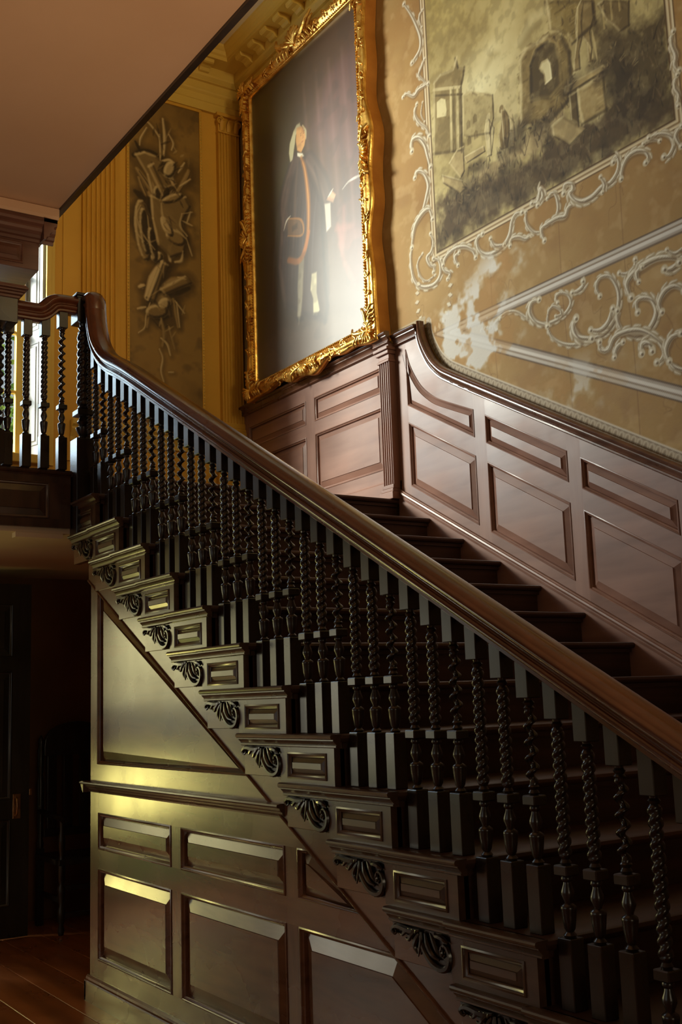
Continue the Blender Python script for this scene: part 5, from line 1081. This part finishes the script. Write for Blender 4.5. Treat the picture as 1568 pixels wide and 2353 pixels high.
# ---- rococo scrollwork: shade, body, lights
rng = np.random.RandomState(4)
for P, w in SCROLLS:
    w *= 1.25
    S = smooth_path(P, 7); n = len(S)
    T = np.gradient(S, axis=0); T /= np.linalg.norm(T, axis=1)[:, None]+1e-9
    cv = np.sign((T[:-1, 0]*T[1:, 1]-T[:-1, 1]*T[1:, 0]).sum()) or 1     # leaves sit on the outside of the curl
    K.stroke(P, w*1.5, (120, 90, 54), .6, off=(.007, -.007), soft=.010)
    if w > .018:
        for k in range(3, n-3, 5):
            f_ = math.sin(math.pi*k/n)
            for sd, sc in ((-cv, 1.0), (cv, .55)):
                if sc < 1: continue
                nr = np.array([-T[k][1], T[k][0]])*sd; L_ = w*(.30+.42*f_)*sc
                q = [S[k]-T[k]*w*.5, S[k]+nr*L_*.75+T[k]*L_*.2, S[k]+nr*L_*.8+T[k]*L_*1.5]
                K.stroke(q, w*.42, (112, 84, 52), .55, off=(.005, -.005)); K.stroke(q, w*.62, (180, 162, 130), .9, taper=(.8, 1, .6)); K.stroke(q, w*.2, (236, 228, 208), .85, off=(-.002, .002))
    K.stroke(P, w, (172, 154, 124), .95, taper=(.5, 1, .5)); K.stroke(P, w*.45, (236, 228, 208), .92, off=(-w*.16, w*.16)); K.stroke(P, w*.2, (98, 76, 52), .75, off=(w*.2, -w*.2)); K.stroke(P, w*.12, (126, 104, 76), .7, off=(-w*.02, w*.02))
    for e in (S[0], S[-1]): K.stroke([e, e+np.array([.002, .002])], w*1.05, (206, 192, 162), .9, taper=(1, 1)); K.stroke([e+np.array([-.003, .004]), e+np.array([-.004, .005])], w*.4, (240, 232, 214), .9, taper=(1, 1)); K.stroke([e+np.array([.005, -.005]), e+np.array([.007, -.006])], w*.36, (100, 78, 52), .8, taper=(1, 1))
for k in range(15):             # shell edge of the corner cartouche
    a = math.radians(150+k*15); c = np.array([-5.155, 2.445]); d = np.array([math.cos(a), math.sin(a)])
    K.stroke([c+d*np.array([.15, .21]), c+d*np.array([.185, .25])], .034, (118, 92, 60), .7, off=(.005, -.005)); K.stroke([c+d*np.array([.15, .21]), c+d*np.array([.182, .245])], .028, (220, 208, 180), .9)
# ---- flaked, whitened plaster near the tip and below
fl = fnoise(K.shape, 26, 31, 4)+.25*(fnoise(K.shape, 8, 32, 2)-.5)
reg = np.clip(1.15-np.hypot((UU+4.86)/.42, (VV-2.12)/.27), 0, 1)+.75*np.clip(1-np.hypot((UU+4.72)/.40, (VV-1.95)/.14), 0, 1)+.5*np.clip(1-np.hypot((UU+4.55)/.35, (VV-2.42)/.14), 0, 1)+.35*np.clip(1-np.hypot((UU+4.1)/.6, (VV-1.55)/.22), 0, 1)
mk = np.clip(reg*2.5, 0, 1)
K.wash(np.clip((fl+reg*.38-.66)*8, 0, .85)*mk, (214, 210, 204))
K.wash(np.clip((fl+reg*.30-.55)*4, 0, .30)*mk, (222, 218, 210))
K.wash(np.clip((.44-fl)*8, 0, .5)*mk, (176, 130, 72))
# ---- stencilled border above the wainscot cap
bp_ = np.vstack([outer, [(x, LINE(-.8165, x)) for x in np.linspace(-4.6, -2.9, 30)]])
BT = np.gradient(bp_, axis=0); BT /= np.linalg.norm(BT, axis=1)[:, None]
nrm = np.stack([-BT[:, 1], BT[:, 0]], 1)
for d, w, c in [(.022, .046, (176, 160, 138)), (.003, .007, (104, 88, 70)), (.044, .008, (214, 202, 182)), (.036, .005, (120, 102, 82))]:
    K.stroke([tuple(p+n*d) for p, n in zip(bp_, nrm)], w, c, .95, taper=(1, 1), smooth=False)
seg_ = np.r_[0, np.cumsum(np.linalg.norm(np.diff(bp_, axis=0), axis=1))]
for sdist in np.arange(.01, seg_[-1], .042):
    p = np.array([np.interp(sdist, seg_, bp_[:, 0]), np.interp(sdist, seg_, bp_[:, 1])]); k = int(np.argmin(abs(seg_-sdist))); tt, nn_ = BT[k], nrm[k]
    K.stroke([p-tt*.015+nn_*.004, p-tt*.012+nn_*.024, p+nn_*.033, p+tt*.012+nn_*.024, p+tt*.015+nn_*.004], .006, (198, 184, 160), .8, taper=(1, 1)); K.stroke([p+nn_*.006, p+nn_*.022], .010, (132, 114, 92), .7)
for o_ in (0,):
    K.stroke([(-5.8, 2.315), (-5.26, 2.318)], .03, (176, 160, 132), .8, taper=(1, 1))
M['mural'] = painted('distemper_mural', rough=.72, bump=.22, bscale=40)
def above(U, V):
    edge = np.where(U < -5.238, 2.285, np.interp(U, np.r_[outer[::1, 0], -4.6, -2.9], np.r_[outer[::1, 1], LINE(-.8165, -4.6), LINE(-.8165, -2.9)]))
    return V > edge-.03
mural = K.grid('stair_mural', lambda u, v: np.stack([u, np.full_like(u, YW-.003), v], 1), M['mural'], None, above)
tag(mural, 'grisaille mural of classical ruins with white rococo scroll borders painted on the ochre stair wall', 'mural')

# ------------------------------------------------------------------ trophy panel on the end wall
K = Canvas(3.165, 3.80, 2.07, 4.755, .005, (140, 106, 50))
a, b = fnoise(K.shape, 60, 41, 4), fnoise(K.shape, 20, 42, 3)
K.wash(np.clip((a-.45)*2, 0, .6), (98, 72, 34)); K.wash(np.clip((.48-a)*2, 0, .5), (146, 112, 56)); K.wash(np.clip((b-.58)*2, 0, .4), (78, 58, 30))
TROPHY = [(c_, P, w*(1.35 if c_ == 'l' else 1.55)) for c_, P, w in TROPHY]
for c_, P, w in TROPHY:
    K.stroke(P, w*2.4, (62, 45, 22), .42, taper=(.8, 1, .8), off=(.012, -.012), soft=.05)
for c_, P, w in TROPHY:
    col = {'d': (54, 40, 20), 'm': (138, 110, 64), 'l': (190, 162, 112)}[c_]
    K.stroke(P, w, col, .85, taper=(.5, 1, .5), soft=.016)
    K.stroke(P, w*.75, tuple(v*1.12 for v in col), .5, taper=(.6, 1, .6), off=(-w*.1, w*.1), soft=.014)
    if c_ != 'd':
        K.stroke(P, w*.35, (206, 178, 128) if c_ == 'l' else (160, 130, 82), .8, taper=(.5, 1, .4), off=(-w*.16, w*.14), soft=.006); K.stroke(P, w*.25, (66, 48, 26), .7, taper=(.5, 1, .5), off=(w*.28, -w*.22), soft=.008)
TC = {'d': (52, 38, 19), 'm': (136, 108, 62), 'l': (188, 160, 110)}
for c_, P in TROPHYPOLY: K.poly([(u+.014, v-.016) for u, v in P], (48, 35, 18), .55, .05)
for c_, P in TROPHYPOLY:
    K.poly(P, TC[c_], .85, .016, .01); K.edges(P, (206, 178, 126), (50, 36, 18), .024, .8)
for c_, P, w in TROPHY:
    if w < .03: K.stroke(P, w*.8, TC[c_], .7, taper=(.5, 1, .5), soft=.008)
rng = np.random.RandomState(77)
for q in range(50):
    v = rng.uniform(2.75, 4.45); u = 3.49+rng.normal()*.10*min(1, (v-2.5)/.7); L = rng.uniform(.03, .11); g_ = rng.uniform(.5, 2.6)
    K.stroke([(u, v), (u+L*math.cos(g_), v+L*math.sin(g_))], rng.uniform(.008, .026), [(182, 152, 102), (50, 36, 18), (140, 112, 66), (66, 48, 26)][rng.randint(4)], .55, taper=(.3, 1, .3), soft=.010)
M['trophy'] = painted('dark_varnished_trophy', rough=.5, bump=.12, bscale=50)
tp = empty('trophy_panel', (XE, 3.48, 2.07), 'tall narrow brown painting of hanging arms and armour on the ochre end wall', 'painting')
K.grid('painted_canvas', lambda u, v: np.stack([np.full_like(u, XE+.012), u, v], 1), M['trophy'], tp)
link_mesh('backing_board', *box(XE, XE+.010, 3.165, 3.80, 2.07, 4.755), M['ochre'], tp)
def fillet(y0, y1, z0, z1):
    parts = []
    def bar(a, b, c, d): parts.append(box(XE, XE+.022, a, b, c, d))
    bar(y0, y0+.022, z0, z1); bar(y1-.022, y1, z0, z1); bar(y0+.022, y1-.022, z1-.022, z1); bar(y0+.022, y1-.022, z0, z0+.022)
    return merge(*parts)
fo = link_mesh('border_fillet', *fillet(3.158, 3.808, 2.06, 4.762), M['trophyedge'] if 'trophyedge' in M else M['ochre'], tp, bevel=.004)
beads = []
for zz in np.arange(2.08, 4.75, .026):
    for yy in (3.169, 3.797):
        beads.append(tube([(XE+.020, yy, zz-.008), (XE+.025, yy, zz), (XE+.020, yy, zz+.008)], [.003, .007, .003], 5, up=(1, 0, 0)))
tag(link_mesh('carved_beading', *merge(*beads), M['ochrepale'], fo, clean=False), kind='stuff')

# ------------------------------------------------------------------ the portrait
px0, px1, pz0, pz1 = -7.225, -5.735, 2.398, 4.762
YC = 4.072
K = Canvas(px0-.012, px1+.012, pz0-.012, pz1+.012, .006, (50, 40, 18))
UU, VV = np.meshgrid(K.u, K.v); fu = (UU-px0)/(px1-px0); fv = (VV-pz0)/(pz1-pz0)
a, b = fnoise(K.shape, 70, 51, 4), fnoise(K.shape, 24, 52, 3)
K.wash(np.clip((fu-.35)*1.6, 0, .9), (84, 52, 38)); K.wash(np.clip((.45-fu)*2, 0, .8)*np.clip((fv-.3)*2, 0, 1), (40, 36, 16)); K.wash(np.clip(1-np.hypot((fu-.28)/.3, (fv-.62)/.35), 0, 1)*.8, (74, 66, 26))
K.wash(np.clip((fu-.5)*2, 0, .8)*np.clip((fv-.30)*2, 0, 1)*np.clip((.86-fv)*4, 0, 1), (108, 70, 64)); K.wash(np.clip((a-.5)*2, 0, .4), (72, 50, 28)); K.wash(np.clip((.3-fv)*3, 0, .8), (70, 54, 42))
D = PORTRAIT
K.poly(D['drape'], (98, 66, 66), .6, .12, .10)
for k in range(8):
    u = -6.45+k*.085; K.stroke([(u, 4.5), (u+.03, 4.0), (u+.06, 3.5), (u+.09, 3.0)], .05, [(128, 98, 96), (62, 44, 46)][k % 2], .35, soft=.04)
K.poly(D['floor_'], (92, 74, 60), .6, .10, .05)
K.poly(D['skirt'], (66, 58, 50), .8, .03, .02); K.poly(D['coat'], (62, 48, 42), .9, .03, .02)
c_ = np.array(D['coat'])
for k in range(9):
    u = -6.98+k*.07; K.stroke([(u+.12, 3.65), (u+.04, 3.3), (u, 2.95)], .022, [(84, 76, 82), (34, 28, 30)][k % 2], .5, soft=.02)
X_ = PORTRAITX
K.poly(X_['cloth'], (118, 62, 52), .55, .06, .03); K.edges(X_['cloth'], (150, 92, 78), (60, 34, 30), .05, .5)
K.edges(D['coat'], (104, 84, 70), (26, 20, 16), .05, .7)
for n_ in ('armR', 'armL'): K.stroke(X_[n_], .17, (40, 31, 26), .8, taper=(.8, 1, .7), soft=.04); K.stroke(X_[n_], .13, (82, 64, 54), .85, taper=(.8, 1, .75), soft=.04); K.stroke(X_[n_], .03, (118, 96, 80), .6, off=(-.03, .01), soft=.03)
for n_, c2 in (('lapel', (112, 88, 66)), ('coatR', (34, 26, 22)), ('coatL', (108, 86, 70))): K.stroke(X_[n_], .03, c2, .6, soft=.03)
K.stroke(X_['legA'], .075, (150, 142, 116), .8, taper=(1, 1, .6), soft=.02); K.poly(X_['shoeA'], (34, 26, 22), .8, .014); K.stroke(X_['hair2'], .03, (190, 182, 142), .8)
K.poly(D['wig'], (196, 190, 150), .95, .014, .01); K.poly(D['face'], (204, 152, 92), .97, .012)
f_ = np.array(D['face']).mean(0)
K.poly([f_+np.array(q) for q in ((.0, .09), (.05, .08), (.055, .03), (.02, .035))], (150, 100, 58), .5, .02)
for s in (-1, 1): K.stroke([f_+np.array([.018+s*.020, .028]), f_+np.array([.028+s*.020, .028])], .009, (58, 38, 24), .85); K.stroke([f_+np.array([.014+s*.022, .042]), f_+np.array([.032+s*.022, .044])], .006, (96, 66, 40), .7)
K.stroke([f_+np.array([.026, .03]), f_+np.array([.034, -.002]), f_+np.array([.022, -.006])], .008, (150, 98, 58), .8); K.stroke([f_+np.array([.006, -.030]), f_+np.array([.036, -.030])], .008, (140, 70, 52), .8)
K.poly(D['cravat'], (226, 220, 196), .96, .008)
K.stroke(D['trim'], .055, (164, 104, 40), .8, taper=(.6, 1, .8), soft=.02); K.stroke(D['trim'], .018, (212, 152, 72), .6); K.stroke(D['trim2'], .05, (176, 104, 36), .85, taper=(.7, 1, .9), soft=.018)
K.poly(D['pocket'], (120, 88, 52), .7, .02); pk = np.array(D['pocket']); K.stroke([pk[0], pk[1], pk[2], pk[3]], .025, (178, 122, 54), .75); K.poly([pk.mean(0)+np.array(q) for q in ((-.04, -.02), (.04, -.02), (.04, .02), (-.04, .02))], (60, 44, 32), .7, .02)
K.poly(D['cuff'], (222, 216, 198), .92, .014); K.poly(D['hand'], (196, 150, 112), .9, .014); K.stroke(D['cuff2'], .02, (214, 206, 186), .8); K.stroke(D['lace'], .016, (220, 214, 196), .8); K.stroke(D['scrollp'], .02, (216, 214, 206), .8); K.stroke(D['drape2'], .05, (150, 92, 84), .5, soft=.05)
K.poly(D['leg'], (198, 190, 150), .92, .014); K.poly(D['leg2'], (150, 142, 120), .6, .03); K.poly(D['shoe'], (40, 32, 28), .8, .014); K.poly(D['dog'], (96, 72, 56), .4, .05)
K.wash(np.clip((b-.56)*2, 0, .25), (44, 34, 26))
M['oil'] = painted('varnished_oil_painting', rough=.42, bump=.05, spec=.5, coat=.8, bscale=120, coatr=.40)
pt = empty('portrait_painting', (-6.48, YC, 2.28), 'full length portrait of a standing figure in dark coat in a carved gilt frame', 'painting')
K.grid('canvas', lambda u, v: np.stack([u, np.full_like(u, YC), v], 1), M['oil'], pt)
link_mesh('stretcher_board', *box(px0-.03, px1+.03, YC+.004, YC+.03, pz0-.03, pz1+.03), M['goldside'], pt)
# gilt frame: swept section whose outer edge swells and dips, in four mitred sides
fm = empty('gilt_frame', (-6.48, YC, 2.28), parent=pt)
W0, W1 = .112, .155
def wave(s, L):
    t = s/L
    return .018*math.cos(2*math.pi*t*2)+.020*math.cos(2*math.pi*t*5+1.0)*math.sin(math.pi*t)+.018*max(0, math.cos(math.pi*(2*t-1)*3))*(abs(t-.5) < .17)
def side_ring(name, P0, P1, inward, n=64):
    """P0,P1 inner corners (x,z); inward unit normal points away from the picture"""
    P0 = np.array(P0); P1 = np.array(P1); L = np.linalg.norm(P1-P0); t_ = (P1-P0)/L; N = np.array(inward)
    rings = []; back = []
    for k in range(n+1):
        f_ = k/n
        row = []
        wv = wave(f_*L, L)
        prof = [(0, -.012), (0, .010), (.007, .016), (.014, .014), (.018, .008), (.030, .010), (.050, .026), (.066, .036), (.080, .032), (.092+wv*.5, .024), (.104+wv, .026), (.112+wv, .018), (.112+wv, -.004)]
        for w, h in prof:
            e = w if w < .2 else .2
            s = -e+f_*(L+2*e)       # mitre: outer rows are longer
            p = P0+t_*s+N*w
            row.append((p[0], YC-.012-h, p[1]))
        rings.append(row)
        w = .108+wv; s = -w+f_*(L+2*w); p = P0+t_*s+N*w; p2 = P0+t_*s+N*(w-.012)
        yb_ = YW-.006 if N[1] > -.5 else YC+.014
        back.append([(p[0], YC-.008, p[1]), (p[0], yb_, p[1]), (p2[0], yb_, p2[1]), (p2[0], YC-.008, p2[1])])
    o = link_mesh(name, *loft(rings, closed=False, caps=False), M['gold'], fm, smooth=60, clean=False)
    link_mesh('frame_edge', *loft(back), M['goldside'], o, smooth=60)
    # rope bead along the sight edge
    tb = []
    for s in np.arange(.012, L, .021):
        a = P0+t_*(s-.006)+N*.011; b_ = P0+t_*(s+.006)+N*.017
        tb.append(tube([(a[0], YC-.026, a[1]), ((a[0]+b_[0])/2, YC-.033, (a[1]+b_[1])/2), (b_[0], YC-.026, b_[1])], [.003, .0065, .003], 5))
    tag(link_mesh('rope_bead', *merge(*tb), M['gold'], o, smooth=60, clean=False), kind='stuff')
    return o, P0, t_, N, L
def leaf(base, d, n, size, lift=.03, curl=1.0, lobes=4):
    """a carved acanthus leaf: midrib and side lobes; d direction, n side, in (x,z)"""
    base = np.array(base); d = np.array(d)/np.linalg.norm(d); n = np.array(n)/np.linalg.norm(n)
    out = []
    mid = [base, base+d*size*.45+n*size*.05*curl, base+d*size*.8+n*size*.18*curl, base+d*size*.95+n*size*.42*curl]
    def T(pts, r, hh):
        S = smooth_path(pts, 4); rr = np.interp(np.linspace(0, 1, len(S)), np.linspace(0, 1, len(r)), r); hs = np.interp(np.linspace(0, 1, len(S)), np.linspace(0, 1, len(hh)), hh)
        out.append(tube([(p[0], YC-.012-h, p[1]) for p, h in zip(S, hs)], rr, 6, flat=(1, .8), up=(0, 1, 0)))
    T(mid, [size*.06, size*.085, size*.07, size*.05], [lift, lift+size*.10, lift+size*.16, lift+size*.06])
    for k in range(lobes):
        f_ = .15+.6*k/max(1, lobes-1)
        for s in (-1, 1):
            p = base+d*size*f_
            T([p, p+d*size*.16+n*s*size*.16, p+d*size*.20+n*s*size*.30], [size*.05, size*.065, size*.025], [lift+size*.06, lift+size*.07, lift])
    return out
def cscroll(c, r, ph, sgn, lift, wid):
    P = [(c[0]+sgn*(r*(1-.75*k/20))*math.cos(ph+4.6*k/20), c[1]+(r*(1-.75*k/20))*math.sin(ph+4.6*k/20)) for k in range(21)]
    return [tube([(x, YC-.012-lift-.004*math.sin(k/20*3.1), z) for k, (x, z) in enumerate(P)], np.linspace(wid*.5, wid, 21), 6, up=(0, 1, 0))]
def shell(c, d, n, size, lift=.03):
    out = []; c = np.array(c); d = np.array(d); n = np.array(n)
    for k in range(7):
        a = (k-3)/3*1.15; v = d*math.cos(a)+n*math.sin(a)
        S = smooth_path([c, c+v*size*.5, c+v*size*.95, c+v*size*1.1], 3)
        out.append(tube([(p[0], YC-.012-(lift+size*.25*math.sin(min(1, q/6)*2.2)), p[1]) for q, p in enumerate(S)], np.interp(np.linspace(0, 1, len(S)), [0, .6, 1], [size*.05, size*.13, size*.06]), 6, up=(0, 1, 0)))
    return out
rng = np.random.RandomState(9)
sides = [('frame_rail', (px0, pz0), (px1, pz0), (0, -1)), ('frame_stile', (px1, pz0), (px1, pz1), (1, 0)), ('frame_rail', (px1, pz1), (px0, pz1), (0, 1)), ('frame_stile', (px0, pz1), (px0, pz0), (-1, 0))]
for nm, a, b_, N in sides:
    o, P0, t_, N, L = side_ring(nm, a, b_, N)
    # running foliage between corner and centre
    orn = []
    for s in np.arange(.16, L-.12, .125):
        mid = abs(s-L/2) < .15
        if mid: continue
        sg = 1 if s < L/2 else -1
        base = P0+t_*s+N*.058
        kk = rng.randint(3)
        orn += leaf(base, t_*sg+N*rng.uniform(-.25, .35), N, rng.uniform(.085, .11), .024, rng.choice([-1, 1]), 3)
        orn += cscroll(P0+t_*(s+.05*sg)+N*rng.uniform(.045, .085), rng.uniform(.024, .034), rng.uniform(0, 6.28), rng.choice([-1, 1]), .034, .007)
        if kk == 0: orn += cscroll(P0+t_*(s-.03*sg)+N*.100, .022, rng.uniform(0, 6.28), 1, .022, .006)
    tag(link_mesh('running_foliage', *merge(*orn), M['gold'], o, smooth=60, clean=False), kind='stuff')
    # centre cresting
    c = P0+t_*L/2+N*.055
    big = 1.5 if N[1] > .5 else 1.0
    orn = shell(c, N, t_, .075*big, .040)+leaf(c+t_*.02, t_+N*.15, N, .16*big, .034, 1, 4)+leaf(c-t_*.02, -t_+N*.15, N, .16*big, .034, 1, 4)+cscroll(c+t_*.11*big+N*.03, .04*big, 0, 1, .04, .009)+cscroll(c-t_*.11*big+N*.03, .04*big, 0, -1, .04, .009)
    link_mesh('centre_ornament', *merge(*orn), M['gold'], fm, smooth=60, clean=False)
    # corner
    c = P0+N*.05-t_*.05; dg = (N-t_)/math.sqrt(2); tg = (N+t_)/math.sqrt(2)
    orn = shell(c, dg, tg, .075, .040)+leaf(c, t_*.9+N*.12, N, .17, .036, -1, 4)+leaf(c, -N*.9-t_*.12, -t_, .17, .036, -1, 4)+cscroll(c+t_*.07+N*.02, .035, 1, 1, .044, .009)+cscroll(c-N*.07-t_*.02, .035, 2, -1, .044, .009)
    link_mesh('corner_ornament', *merge(*orn), M['gold'], fm, smooth=60, clean=False)
